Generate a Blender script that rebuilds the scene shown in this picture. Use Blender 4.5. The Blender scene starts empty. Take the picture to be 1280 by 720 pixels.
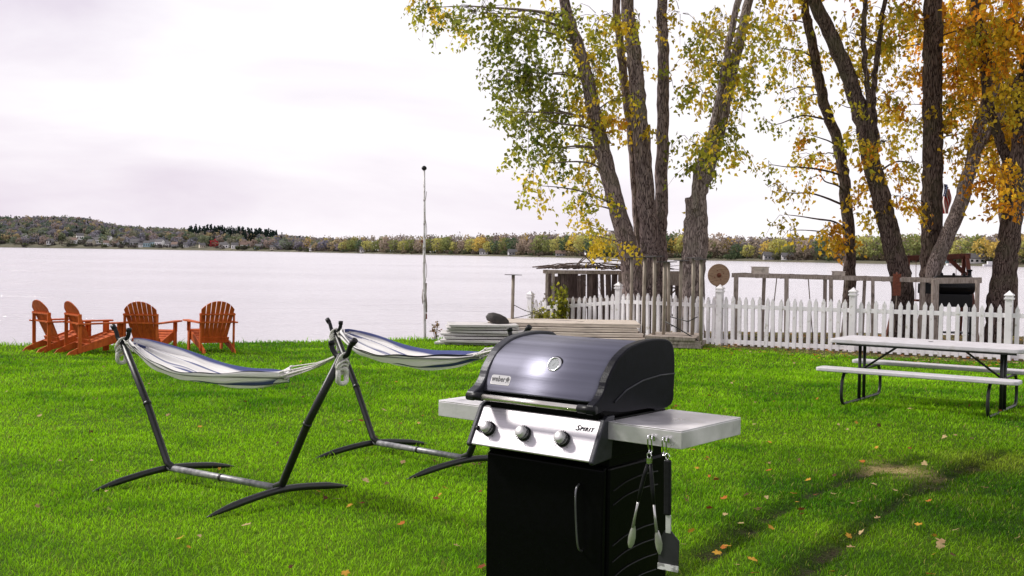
import bpy, math, random
import numpy as np
from mathutils import Vector, Matrix, Quaternion
random.seed(7); rng = np.random.default_rng(7)
S = bpy.context.scene
COL = S.collection
R = math.radians
pi = math.pi
# ------------------------------------------------------------------ camera
F = 1386.0; CZ = 1.61; PITCH = math.atan(44/F); ROLL = R(0.8)
cam_d = bpy.data.cameras.new('camera'); cam = bpy.data.objects.new('camera', cam_d); COL.objects.link(cam)
S.camera = cam
cam_d.sensor_width = 36; cam_d.lens = 36*F/1280; cam_d.clip_end = 20000; cam_d.clip_start = 0.05
CM = Matrix.Rotation(pi/2-PITCH, 3, 'X') @ Matrix.Rotation(ROLL, 3, 'Z')
cam.matrix_world = Matrix.Translation((0, 0, CZ)) @ CM.to_4x4()
def ray(px, py):
    return CM @ Vector(((px-640)/F, -(py-360)/F, -1))
def P(px, py, Y):                       # the point seen at a pixel, Y metres away
    d = ray(px, py); return Vector((0, 0, CZ)) + d*(Y/d.y)
# ------------------------------------------------------------------ noise + ground
_lat = rng.random((64, 64))
def vnoise(x, y, s=1.0, o=0):
    x = np.asarray(x, float)/s + 13.7*(o+1); y = np.asarray(y, float)/s + 7.3*(o+1)
    xi = np.floor(x).astype(int); yi = np.floor(y).astype(int)
    fx = x-xi; fy = y-yi; fx = fx*fx*(3-2*fx); fy = fy*fy*(3-2*fy)
    a = _lat[xi % 64, yi % 64]; b = _lat[(xi+1) % 64, yi % 64]; c = _lat[xi % 64, (yi+1) % 64]; d = _lat[(xi+1) % 64, (yi+1) % 64]
    return (a*(1-fx)+b*fx)*(1-fy)+(c*(1-fx)+d*fx)*fy
WATER = -1.0
def edge(x):
    return np.interp(x, [-40, -12, -9.7, -7, -3, -1.0, 0.2, 1.2, 4, 8, 12, 40], [13, 18.5, 20.6, 21.6, 23.6, 24.3, 26.5, 28.5, 29, 29.5, 29, 26]) + (vnoise(x, 0, .9, 3)-.5)*.5
def seg_dist(x, y, pts):
    best = np.full(np.shape(x), 1e9)
    for (a, b) in zip(pts[:-1], pts[1:]):
        ax, ay = a; bx, by = b; L2 = (bx-ax)**2+(by-ay)**2
        t = np.clip(((x-ax)*(bx-ax)+(y-ay)*(by-ay))/L2, 0, 1)
        best = np.minimum(best, np.hypot(x-ax-t*(bx-ax), y-ay-t*(by-ay)))
    return best
def flatG(px, py):
    d = ray(px, py); t = CZ/(-d.z-0.013*d.y); return (d.x*t, d.y*t)
RUT1 = [flatG(*p) for p in [(760, 760), (870, 702), (960, 645), (1020, 618), (1085, 588), (1150, 572)]]
RUT2 = [flatG(*p) for p in [(930, 780), (1000, 715), (1060, 672), (1120, 632), (1180, 596), (1255, 566)]]
def gz(x, y):
    x = np.asarray(x, float); y = np.asarray(y, float)
    z = -0.013*y + (vnoise(x, y, 1.7, 1)-.5)*.04 + (vnoise(x, y, .45, 2)-.5)*.012
    wob = (vnoise(x, y, .5, 8)-.5)*.12
    r = np.minimum(seg_dist(x, y, RUT1), seg_dist(x, y, RUT2)) + wob
    z = z - .06*np.exp(-(r/.08)**2)*(.35+.65*vnoise(x, y, .8, 9))
    e = edge(x); t = np.clip((y-e)/1.6, 0, 1); t = t*t*(3-2*t)
    return z*(1-t) + t*(-1.5)
def G(px, py):                          # the point of the ground seen at a pixel
    x, y = flatG(px, py); return Vector((x, y, float(gz(x, y))))
def onz(x, y, dz=0): return Vector((x, y, float(gz(x, y))+dz))
# ------------------------------------------------------------------ materials
MATS = {}
def newmat(name):
    m = bpy.data.materials.new(name); m.use_nodes = True; nt = m.node_tree; nt.nodes.clear()
    out = nt.nodes.new('ShaderNodeOutputMaterial'); b = nt.nodes.new('ShaderNodeBsdfPrincipled')
    nt.links.new(b.outputs[0], out.inputs[0]); MATS[name] = m
    return m, nt, b, out
def nd(nt, t, **kw):
    n = nt.nodes.new(t)
    for k, v in kw.items(): setattr(n, k, v)
    return n
def mat(name, c1, c2=None, scale=20, rough=.6, metal=0, bump=0, bscale=None, stretch=(1, 1, 1), spec=.5, detail=6, lo=.35, hi=.65, coord='Object', rvar=0, blotch=None, coat=0):
    if name in MATS: return MATS[name]
    m, nt, b, out = newmat(name); L = nt.links.new
    b.inputs['Roughness'].default_value = rough; b.inputs['Metallic'].default_value = metal
    b.inputs['Specular IOR Level'].default_value = spec; b.inputs['Coat Weight'].default_value = coat
    tc = nd(nt, 'ShaderNodeTexCoord'); mp = nd(nt, 'ShaderNodeMapping'); mp.inputs['Scale'].default_value = stretch
    L(tc.outputs[coord], mp.inputs[0])
    n = nd(nt, 'ShaderNodeTexNoise'); n.inputs['Scale'].default_value = scale; n.inputs['Detail'].default_value = detail; L(mp.outputs[0], n.inputs[0])
    if c2 is None: c2 = tuple(v*.8 for v in c1)
    cr = nd(nt, 'ShaderNodeValToRGB'); cr.color_ramp.elements[0].position = lo; cr.color_ramp.elements[1].position = hi
    cr.color_ramp.elements[0].color = (*c2, 1); cr.color_ramp.elements[1].color = (*c1, 1)
    L(n.outputs[0], cr.inputs[0]); src = cr.outputs[0]
    if blotch:
        n3 = nd(nt, 'ShaderNodeTexNoise'); n3.inputs['Scale'].default_value = blotch[1]; n3.inputs['Detail'].default_value = 8; L(tc.outputs[coord], n3.inputs[0])
        r3 = nd(nt, 'ShaderNodeValToRGB'); r3.color_ramp.elements[0].position = blotch[2]; r3.color_ramp.elements[1].position = blotch[2]+.14
        L(n3.outputs[0], r3.inputs[0])
        mx = nd(nt, 'ShaderNodeMix', data_type='RGBA'); L(r3.outputs[0], mx.inputs[0]); L(src, mx.inputs[6]); mx.inputs[7].default_value = (*blotch[0], 1)
        src = mx.outputs[2]
    L(src, b.inputs['Base Color'])
    if rvar:
        mr = nd(nt, 'ShaderNodeMapRange'); L(n.outputs[0], mr.inputs[0]); mr.inputs[1].default_value = .3; mr.inputs[2].default_value = .7
        mr.inputs[3].default_value = rough-rvar; mr.inputs[4].default_value = rough+rvar; L(mr.outputs[0], b.inputs['Roughness'])
    if bump:
        n2 = nd(nt, 'ShaderNodeTexNoise'); n2.inputs['Scale'].default_value = bscale or scale; n2.inputs['Detail'].default_value = 8; L(mp.outputs[0], n2.inputs[0])
        bp = nd(nt, 'ShaderNodeBump'); bp.inputs['Strength'].default_value = min(bump, 1); bp.inputs['Distance'].default_value = .01*max(1, bump)
        L(n2.outputs[0], bp.inputs['Height']); L(bp.outputs[0], b.inputs['Normal'])
    return m
def leafmat(name, trans=.45, rough=.55, attr='Col', spec=.08):
    m, nt, b, out = newmat(name); L = nt.links.new
    a = nd(nt, 'ShaderNodeAttribute', attribute_name=attr)
    b.inputs['Roughness'].default_value = rough; b.inputs['Specular IOR Level'].default_value = spec
    L(a.outputs['Color'], b.inputs['Base Color'])
    t = nd(nt, 'ShaderNodeBsdfTranslucent'); L(a.outputs['Color'], t.inputs[0])
    mx = nd(nt, 'ShaderNodeMixShader'); mx.inputs[0].default_value = trans
    L(b.outputs[0], mx.inputs[1]); L(t.outputs[0], mx.inputs[2]); L(mx.outputs[0], out.inputs[0])
    return m
def barkmat(name, c1, c2, moss):
    m, nt, b, out = newmat(name); L = nt.links.new
    tc = nd(nt, 'ShaderNodeTexCoord'); mp = nd(nt, 'ShaderNodeMapping'); mp.inputs['Scale'].default_value = (1, 1, .11); L(tc.outputs['Object'], mp.inputs[0])
    n = nd(nt, 'ShaderNodeTexNoise'); n.inputs['Scale'].default_value = 9; n.inputs['Detail'].default_value = 8; n.inputs['Distortion'].default_value = .6; L(mp.outputs[0], n.inputs[0])
    v = nd(nt, 'ShaderNodeTexVoronoi', feature='DISTANCE_TO_EDGE'); v.inputs['Scale'].default_value = 34; 
    ad = nd(nt, 'ShaderNodeVectorMath', operation='MULTIPLY_ADD'); L(n.outputs['Color'], ad.inputs[0]); ad.inputs[1].default_value = (.12, .12, .12); L(mp.outputs[0], ad.inputs[2]); L(ad.outputs[0], v.inputs[0])
    mr = nd(nt, 'ShaderNodeMapRange'); L(v.outputs[0], mr.inputs[0]); mr.inputs[2].default_value = .18
    mu = nd(nt, 'ShaderNodeMath', operation='MULTIPLY'); L(mr.outputs[0], mu.inputs[0]); L(n.outputs[0], mu.inputs[1])
    cr = nd(nt, 'ShaderNodeValToRGB'); cr.color_ramp.elements[0].position = .04; cr.color_ramp.elements[1].position = .50
    cr.color_ramp.elements[0].color = (*c2, 1); cr.color_ramp.elements[1].color = (*c1, 1); L(mu.outputs[0], cr.inputs[0])
    n3 = nd(nt, 'ShaderNodeTexNoise'); n3.inputs['Scale'].default_value = 1.6; n3.inputs['Detail'].default_value = 6; L(tc.outputs['Object'], n3.inputs[0])
    r3 = nd(nt, 'ShaderNodeValToRGB'); r3.color_ramp.elements[0].position = .5; r3.color_ramp.elements[1].position = .7; r3.color_ramp.elements[1].color = (.55, .55, .55, 1); L(n3.outputs[0], r3.inputs[0])
    mx = nd(nt, 'ShaderNodeMix', data_type='RGBA'); L(r3.outputs[0], mx.inputs[0]); L(cr.outputs[0], mx.inputs[6]); mx.inputs[7].default_value = (*moss, 1)
    L(mx.outputs[2], b.inputs['Base Color']); b.inputs['Roughness'].default_value = .95; b.inputs['Specular IOR Level'].default_value = .04
    bp = nd(nt, 'ShaderNodeBump'); bp.inputs['Strength'].default_value = 1; bp.inputs['Distance'].default_value = .03; L(mu.outputs[0], bp.inputs['Height']); L(bp.outputs[0], b.inputs['Normal'])
    return m
# ------------------------------------------------------------------ mesh helpers
class MB:
    def __init__(s): s.v = []; s.f = []; s.sm = []
    def add(s, vs, fs, smooth=False, M=None):
        o = len(s.v)
        s.v += [tuple(M @ Vector(v)) if M else tuple(v) for v in vs]
        s.f += [tuple(i+o for i in f) for f in fs]; s.sm += [smooth]*len(fs)
    def box(s, c, d, M=None, rz=0, ry=0, rx=0):
        x, y, z = d[0]/2, d[1]/2, d[2]/2
        vs = [(-x, -y, -z), (x, -y, -z), (x, y, -z), (-x, y, -z), (-x, -y, z), (x, -y, z), (x, y, z), (-x, y, z)]
        T = Matrix.Translation(c) @ Matrix.Rotation(rz, 4, 'Z') @ Matrix.Rotation(ry, 4, 'Y') @ Matrix.Rotation(rx, 4, 'X')
        if M: T = M @ T
        s.add(vs, [(0, 3, 2, 1), (4, 5, 6, 7), (0, 1, 5, 4), (1, 2, 6, 5), (2, 3, 7, 6), (3, 0, 4, 7)], False, T)
    def beam(s, a, b, w, h, up=(0, 0, 1)):          # rectangular bar from a to b
        a = Vector(a); b = Vector(b); d = b-a; L = d.length; z = d.normalized()
        u = Vector(up); x = u.cross(z)
        if x.length < 1e-4: x = Vector((1, 0, 0)).cross(z)
        x.normalize(); y = z.cross(x)
        M = Matrix((x, y, z)).transposed().to_4x4(); M.translation = (a+b)/2
        s.box((0, 0, 0), (w, h, L), M)
    def tube(s, pts, r, n=8, cap=True, wob=0):
        pts = [Vector(p) for p in pts]; rs = r if isinstance(r, (list, tuple, np.ndarray)) else [r]*len(pts)
        vs = []; fs = []; ref = None
        for i, p in enumerate(pts):
            t = (pts[min(i+1, len(pts)-1)]-pts[max(i-1, 0)]).normalized()
            if ref is None:
                ref = Vector((0, 0, 1)) if abs(t.z) < .9 else Vector((1, 0, 0))
            x = ref-t*ref.dot(t)
            if x.length < 1e-5: x = t.orthogonal()
            x.normalize(); y = t.cross(x); ref = x
            for k in range(n):
                a = 2*pi*k/n; rr = rs[i]*(1+(random.uniform(-wob, wob) if wob else 0))
                vs.append(p+x*(rr*math.cos(a))+y*(rr*math.sin(a)))
        for i in range(len(pts)-1):
            for k in range(n):
                fs.append((i*n+k, i*n+(k+1) % n, (i+1)*n+(k+1) % n, (i+1)*n+k))
        if cap: fs += [tuple(range(n-1, -1, -1)), tuple((len(pts)-1)*n+k for k in range(n))]
        s.add(vs, fs, True)
    def prism(s, prof, x0, x1, M=None, smooth=False):     # profile in the YZ plane, run along X
        n = len(prof); vs = [(x0, p[0], p[1]) for p in prof]+[(x1, p[0], p[1]) for p in prof]
        fs = [(i, (i+1) % n, n+(i+1) % n, n+i) for i in range(n)]
        s.add(vs, fs, smooth, M); o = len(s.v)-2*n
        s.f += [tuple(o+i for i in range(n-1, -1, -1)), tuple(o+n+i for i in range(n))]; s.sm += [False, False]
    def sheet(s, prof, x0, x1, th=.004, smooth=True):     # open profile with a thickness
        P2 = [Vector(p) for p in prof]; inner = []
        for i, p in enumerate(P2):
            t = (P2[min(i+1, len(P2)-1)]-P2[max(i-1, 0)]).normalized(); inner.append((p.x+t.y*th, p.y-t.x*th))
        s.prism(list(map(tuple, P2))+inner[::-1], x0, x1, smooth=smooth)
    def lathe(s, prof, n=24, M=None, smooth=True):         # profile (r,z) around Z
        vs = []; fs = []
        for (r, z) in prof:
            for k in range(n): a = 2*pi*k/n; vs.append((r*math.cos(a), r*math.sin(a), z))
        for i in range(len(prof)-1):
            for k in range(n): fs.append((i*n+k, i*n+(k+1) % n, (i+1)*n+(k+1) % n, (i+1)*n+k))
        fs += [tuple(range(n-1, -1, -1)), tuple((len(prof)-1)*n+k for k in range(n))]
        s.add(vs, fs, smooth, M)
    def build(s, name, m, parent=None, bevel=0, seg=2, loc=None):
        me = bpy.data.meshes.new(name); me.from_pydata(s.v, [], s.f); me.materials.append(m)
        me.polygons.foreach_set('use_smooth', s.sm); me.update()
        o = bpy.data.objects.new(name, me); COL.objects.link(o)
        if parent: o.parent = parent
        if loc is not None: o.location = loc
        if bevel:
            b = o.modifiers.new('b', 'BEVEL'); b.width = bevel; b.segments = seg; b.limit_method = 'ANGLE'; b.angle_limit = R(40); b.harden_normals = False
        return o
def npmesh(name, V, Fc, m, colors=None, parent=None, smooth=False):
    V = np.asarray(V, np.float32); Fc = np.asarray(Fc, np.int32); k = Fc.shape[1]
    me = bpy.data.meshes.new(name); me.vertices.add(len(V)); me.vertices.foreach_set('co', V.ravel())
    me.loops.add(Fc.size); me.loops.foreach_set('vertex_index', Fc.ravel())
    me.polygons.add(len(Fc)); me.polygons.foreach_set('loop_start', np.arange(0, Fc.size, k, dtype=np.int32))
    try: me.polygons.foreach_set('loop_total', np.full(len(Fc), k, np.int32))
    except Exception: pass
    me.update(calc_edges=True); me.validate()
    if colors is not None:
        ca = me.color_attributes.new('Col', 'FLOAT_COLOR', 'POINT')
        c4 = np.ones((len(V), 4), np.float32); c4[:, :3] = colors; ca.data.foreach_set('color', c4.ravel())
    if smooth: me.polygons.foreach_set('use_smooth', np.ones(len(Fc), bool))
    me.materials.append(m)
    o = bpy.data.objects.new(name, me); COL.objects.link(o)
    if parent: o.parent = parent
    return o
def tag(o, label=None, cat=None, group=None, kind=None):
    if label: o['label'] = label
    if cat: o['category'] = cat
    if group: o['group'] = group
    if kind: o['kind'] = kind
    return o
def empty(name, loc, rz=0, label=None, cat=None, group=None):
    o = bpy.data.objects.new(name, None); COL.objects.link(o); o.location = loc; o.rotation_euler = (0, 0, rz); o.empty_display_size = .1
    return tag(o, label, cat, group)
def kids(root): return [o for o in COL.objects if o.parent == root]
def copy_tree(o, parent=None):
    c = o.copy(); COL.objects.link(c)
    if parent: c.parent = parent
    for ch in kids(o): copy_tree(ch, c)
    return c
def text_mb(txt, size, M, name, m, parent, ext=.0009, shear=0, spacing=1, sx=1, off=0):
    cu = bpy.data.curves.new('t', 'FONT'); cu.body = txt; cu.size = size; cu.extrude = ext; cu.shear = shear; cu.align_x = 'CENTER'; cu.align_y = 'CENTER'; cu.space_character = spacing; cu.resolution_u = 3; cu.offset = off
    ob = bpy.data.objects.new('t', cu); COL.objects.link(ob); bpy.context.view_layer.update()
    me = bpy.data.meshes.new_from_object(ob.evaluated_get(bpy.context.evaluated_depsgraph_get()))
    bpy.data.objects.remove(ob); bpy.data.curves.remove(cu)
    me.transform(M @ Matrix.Diagonal((sx, 1, 1, 1))); me.name = name; me.materials.clear(); me.materials.append(m)
    o = bpy.data.objects.new(name, me); COL.objects.link(o); o.parent = parent; return o
def frame_on(x, y, z, ang):   # plane facing local -Y, tilted back by ang from the vertical
    return Matrix.Translation((x, y, z)) @ Matrix.Rotation(pi/2-ang, 4, 'X')
def catmull(pts, n=6):
    pts = [Vector(p) for p in pts]; out = []
    for i in range(len(pts)-1):
        p0 = pts[max(i-1, 0)]; p1 = pts[i]; p2 = pts[i+1]; p3 = pts[min(i+2, len(pts)-1)]
        for k in range(n):
            t = k/n; out.append(.5*((2*p1)+(p2-p0)*t+(2*p0-5*p1+4*p2-p3)*t*t+(3*p1-p0-3*p2+p3)*t**3))
    return out+[pts[-1]]
def tilt_to(o):
    return o
# ------------------------------------------------------------------ light + sky
w = bpy.data.worlds.new('World'); S.world = w; w.use_nodes = True; nt = w.node_tree; nt.nodes.clear(); L = nt.links.new
SUN_AZ, SUN_EL = R(-72), R(40)
out = nd(nt, 'ShaderNodeOutputWorld'); bg = nd(nt, 'ShaderNodeBackground'); bg.inputs[1].default_value = .1; L(bg.outputs[0], out.inputs[0])
sky = nd(nt, 'ShaderNodeTexSky', sky_type='NISHITA'); sky.sun_disc = False; sky.sun_elevation = SUN_EL; sky.sun_rotation = SUN_AZ; sky.air_density = 1.2; sky.dust_density = 3
tc = nd(nt, 'ShaderNodeTexCoord'); mp = nd(nt, 'ShaderNodeMapping'); mp.inputs['Scale'].default_value = (1, 1, 3.6); L(tc.outputs['Generated'], mp.inputs[0])
n = nd(nt, 'ShaderNodeTexNoise'); n.inputs['Scale'].default_value = 2.1; n.inputs['Detail'].default_value = 7; n.inputs['Roughness'].default_value = .52; n.inputs['Distortion'].default_value = .3; L(mp.outputs[0], n.inputs[0])
cr = nd(nt, 'ShaderNodeValToRGB'); e = cr.color_ramp.elements
e[0].position = .27; e[0].color = (.84, .775, .86, 1); e[1].position = .50; e[1].color = (1.08, 1.06, 1.075, 1)
sep = nd(nt, 'ShaderNodeSeparateXYZ'); L(tc.outputs['Generated'], sep.inputs[0])
xm = nd(nt, 'ShaderNodeMath', operation='MULTIPLY_ADD'); xm.inputs[1].default_value = .42; L(sep.outputs[0], xm.inputs[0]); L(n.outputs[0], xm.inputs[2]); L(xm.outputs[0], cr.inputs[0])
zr = nd(nt, 'ShaderNodeValToRGB'); ze = zr.color_ramp.elements      # overcast: bright band low over the lake, duller overhead
ze[0].position = 0; ze[0].color = (10.4, 10.2, 10.4, 1); ze[1].position = .8; ze[1].color = (6.8, 6.7, 7.1, 1)
q = zr.color_ramp.elements.new(.3); q.color = (10.0, 9.85, 10.1, 1)
L(sep.outputs[2], zr.inputs[0])
mu = nd(nt, 'ShaderNodeMix', data_type='RGBA', blend_type='MULTIPLY'); mu.inputs[0].default_value = 1; L(cr.outputs[0], mu.inputs[6]); L(zr.outputs[0], mu.inputs[7])
mx = nd(nt, 'ShaderNodeMix', data_type='RGBA'); mx.inputs[0].default_value = .94; L(sky.outputs[0], mx.inputs[6]); L(mu.outputs[2], mx.inputs[7]); L(mx.outputs[2], bg.inputs[0])
sd = bpy.data.lights.new('sun', 'SUN'); sd.energy = 3.9; sd.angle = R(9); sd.color = (1, .96, .9); so = bpy.data.objects.new('sun', sd); COL.objects.link(so)
sv = Vector((math.sin(SUN_AZ)*math.cos(SUN_EL), math.cos(SUN_AZ)*math.cos(SUN_EL), math.sin(SUN_EL)))
so.rotation_euler = sv.to_track_quat('Z', 'Y').to_euler(); so.location = (0, 0, 30)
S.view_settings.view_transform = 'Standard'; S.view_settings.look = 'None'; S.view_settings.exposure = 0
# ------------------------------------------------------------------ common materials
BLACKMETAL = mat('black_powder_coat', (.012, .012, .014), (.006, .006, .007), 60, .38, 0, .15, 300)
BLACKPL = mat('black_plastic', (.008, .008, .010), (.005, .005, .006), 40, .42, 0, .1, 200, spec=.25)
ENAMEL = mat('black_enamel', (.0025, .0025, .003), (.002, .002, .002), 30, .30, 0, .1, 160, spec=.06)
GRAPH = mat('grey_end_cap', (.035, .036, .045), (.02, .02, .027), 30, .42, .3, .1, 200)
STEEL = mat('brushed_steel', (.70, .68, .70), (.58, .56, .59), 8, .38, .7, .04, 60, stretch=(.6, 30, 30), rvar=.04)
STEELT = mat('stained_steel_table', (.88, .85, .87), (.66, .64, .66), 5, .36, .5, .1, 40, rvar=.1, blotch=((.5, .48, .52), 7, .58))
LIDM = mat('blued_steel_lid', (.22, .22, .28), (.16, .16, .205), 1.6, .50, .88, .08, 30, stretch=(.3, 14, 14), rvar=.04)
CHROME = mat('chrome', (.8, .8, .8), (.7, .7, .7), 20, .14, 1)
RED = mat('redwood_stain', (.58, .128, .026), (.38, .072, .015), 14, .6, 0, .3, 60, stretch=(1, 1, .3), blotch=((.30, .055, .015), 7, .57), spec=.15)
WHITEP = mat('white_vinyl', (.90, .88, .90), (.80, .78, .80), 4, .45, 0, .05, 40, blotch=((.50, .48, .42), 9, .60))
OLDWOOD = mat('weathered_wood', (.46, .39, .34), (.22, .18, .15), 12, .85, 0, .6, 50, stretch=(6, 6, .6), blotch=((.11, .085, .07), 5, .58))
DARKWOOD = mat('dark_weathered_wood', (.17, .125, .11), (.07, .05, .045), 10, .9, 0, .7, 40, stretch=(5, 5, .5), blotch=((.30, .26, .24), 8, .62))
PALEWOOD = mat('bleached_decking', (.66, .58, .50), (.46, .40, .34), 9, .8, 0, .4, 40, stretch=(.4, 5, 5), blotch=((.2, .17, .14), 4, .6))
GREYBOARD = mat('grey_dock_panel', (.70, .67, .66), (.48, .46, .45), 7, .7, 0, .3, 40, stretch=(.4, 5, 5), blotch=((.13, .13, .11), 4, .6))
ROPE = mat('white_rope', (.74, .72, .68), (.5, .48, .45), 90, .8, 0, .5, 200)
PLTOP = mat('moulded_plastic', (.62, .60, .63), (.54, .52, .54), 8, .5, 0, .4, 160, blotch=((.48, .46, .44), 6, .62))
RUST = mat('rusty_iron', (.24, .07, .035), (.12, .04, .025), 30, .8, .2, .5, 80)
STONE = mat('fire_blackened_stone', (.22, .2, .19), (.09, .085, .08), 12, .9, 0, .6, 30)
# ------------------------------------------------------------------ ground
def paint(x, y):
    """base colours and a 'bare' mask for ground and grass"""
    n1 = vnoise(x, y, 2.3, 4); n2 = vnoise(x, y, .55, 5); n3 = vnoise(x, y, .16, 6)
    tone = np.clip(.56+(n1-.5)*.9+(n2-.5)*.9+(n3-.5)*.5, 0, 1)[..., None]  # random mix of darker and lighter green
    c = np.array([.105, .31, .004])*(1-tone)+np.array([.34, .66, .013])*tone
    # litter strip by the fence, worn dirt behind it
    fx = np.interp(x, [-3, 1, 2.5, 4.47, 6.84, 9.3, 12, 16], [40, 27.4, 26, 23.8, 22.2, 20.6, 18.9, 16.5])
    dfe = y-(fx-1.6)+(n2-.5)*1.3+(n1-.5)*1.2
    bare = np.clip(dfe/1.3, 0, 1)*np.clip((x+.3)/1.4, 0, 1)
    # worn patch
    px_, py_ = flatG(1118, 586); pm = np.exp(-(((x-px_)/.26)**2+((y-py_)/.36)**2)**1.2)*np.clip(n3*2.4+vnoise(x, y, .07, 14)*1.2-1.0, 0, 1)
    r = np.minimum(seg_dist(x, y, RUT1), seg_dist(x, y, RUT2))+(vnoise(x, y, .5, 8)-.5)*.12
    rm = np.exp(-(r/.055)**2)*np.clip(vnoise(x, y, .16, 11)*3.2-1.0, 0, 1)
    qx, qy = flatG(1250, 577); ym = np.exp(-(((x-qx)/.5)**2+((y-qy)/.55)**2)**2)  # sunlit spot between shadows, painted as brighter yellow green
    c = c*(1-ym[..., None]*.7)+np.array([.46, .60, .05])*ym[..., None]*.7
    c = c*(1-pm[..., None]*.7)+np.array([.42, .40, .08])*pm[..., None]*.7
    dry = np.array([.34, .30, .11])*(.6+.8*n3[..., None])
    c = c*(1-bare[..., None]*.75)+dry*bare[..., None]*.75
    grn_ = np.exp(-(r/.12)**2)*.68*np.clip(vnoise(x, y, .5, 17)*2+.1, 0, 1); c = c*(1-grn_[..., None]); corner_shade = np.clip((x-.16*y+.2)/2.2, 0, 1)*np.clip((13-y)/4, 0, 1)        # shade over the near right corner, painted into the turf colour
    c = c*(1-.45*corner_shade[..., None])
    return c, bare, rm, pm
def build_ground():
    xs = np.unique(np.concatenate([np.linspace(-60, -16, 30), np.linspace(-16, 16, 330), np.linspace(16, 60, 30)]))
    ys = np.unique(np.concatenate([np.linspace(-40, 4, 30), np.linspace(4, 13, 190), np.linspace(13, 33, 200), np.linspace(33, 60, 8)]))
    X, Y = np.meshgrid(xs, ys); Z = gz(X, Y); V = np.stack([X, Y, Z], -1).reshape(-1, 3)
    nx = len(xs); i = np.arange((len(ys)-1)*nx).reshape(-1, nx)[:, :-1].ravel()
    Fc = np.stack([i, i+1, i+nx+1, i+nx], 1)
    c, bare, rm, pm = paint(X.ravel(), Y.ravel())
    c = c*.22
    soil = np.array([.10, .075, .045])*(.6+.8*vnoise(X.ravel(), Y.ravel(), .12, 12))[:, None]
    k = np.clip(bare*.85, 0, 1)[:, None]; c = c*(1-k)+soil*k; k = rm[:, None]; c = c*(1-k)+soil*.3*k
    c = c*(1-pm[:, None]*.7)+np.array([.42, .32, .15])*pm[:, None]*.7
    e = edge(X.ravel()); bk = np.clip((Y.ravel()-e-.1)*3, 0, 1)[:, None]; c = c*(1-bk)+np.array([.06, .05, .04])*bk
    m, nt, b, out = newmat('lawn_soil'); L = nt.links.new
    a = nd(nt, 'ShaderNodeAttribute', attribute_name='Col'); n = nd(nt, 'ShaderNodeTexNoise'); n.inputs['Scale'].default_value = 55; n.inputs['Detail'].default_value = 6
    tc = nd(nt, 'ShaderNodeTexCoord'); L(tc.outputs['Object'], n.inputs[0])
    mr = nd(nt, 'ShaderNodeMapRange'); L(n.outputs[0], mr.inputs[0]); mr.inputs[1].default_value = .3; mr.inputs[2].default_value = .7; mr.inputs[3].default_value = .55; mr.inputs[4].default_value = 1.4
    mm = nd(nt, 'ShaderNodeVectorMath', operation='SCALE'); L(a.outputs['Color'], mm.inputs[0]); L(mr.outputs[0], mm.inputs['Scale']); L(mm.outputs[0], b.inputs['Base Color'])
    b.inputs['Roughness'].default_value = .95; b.inputs['Specular IOR Level'].default_value = .1
    bp = nd(nt, 'ShaderNodeBump'); bp.inputs['Distance'].default_value = .02; L(n.outputs[0], bp.inputs['Height']); L(bp.outputs[0], b.inputs['Normal'])
    tag(npmesh('ground', V, Fc, m, c, smooth=True), kind='structure')
build_ground()
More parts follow.
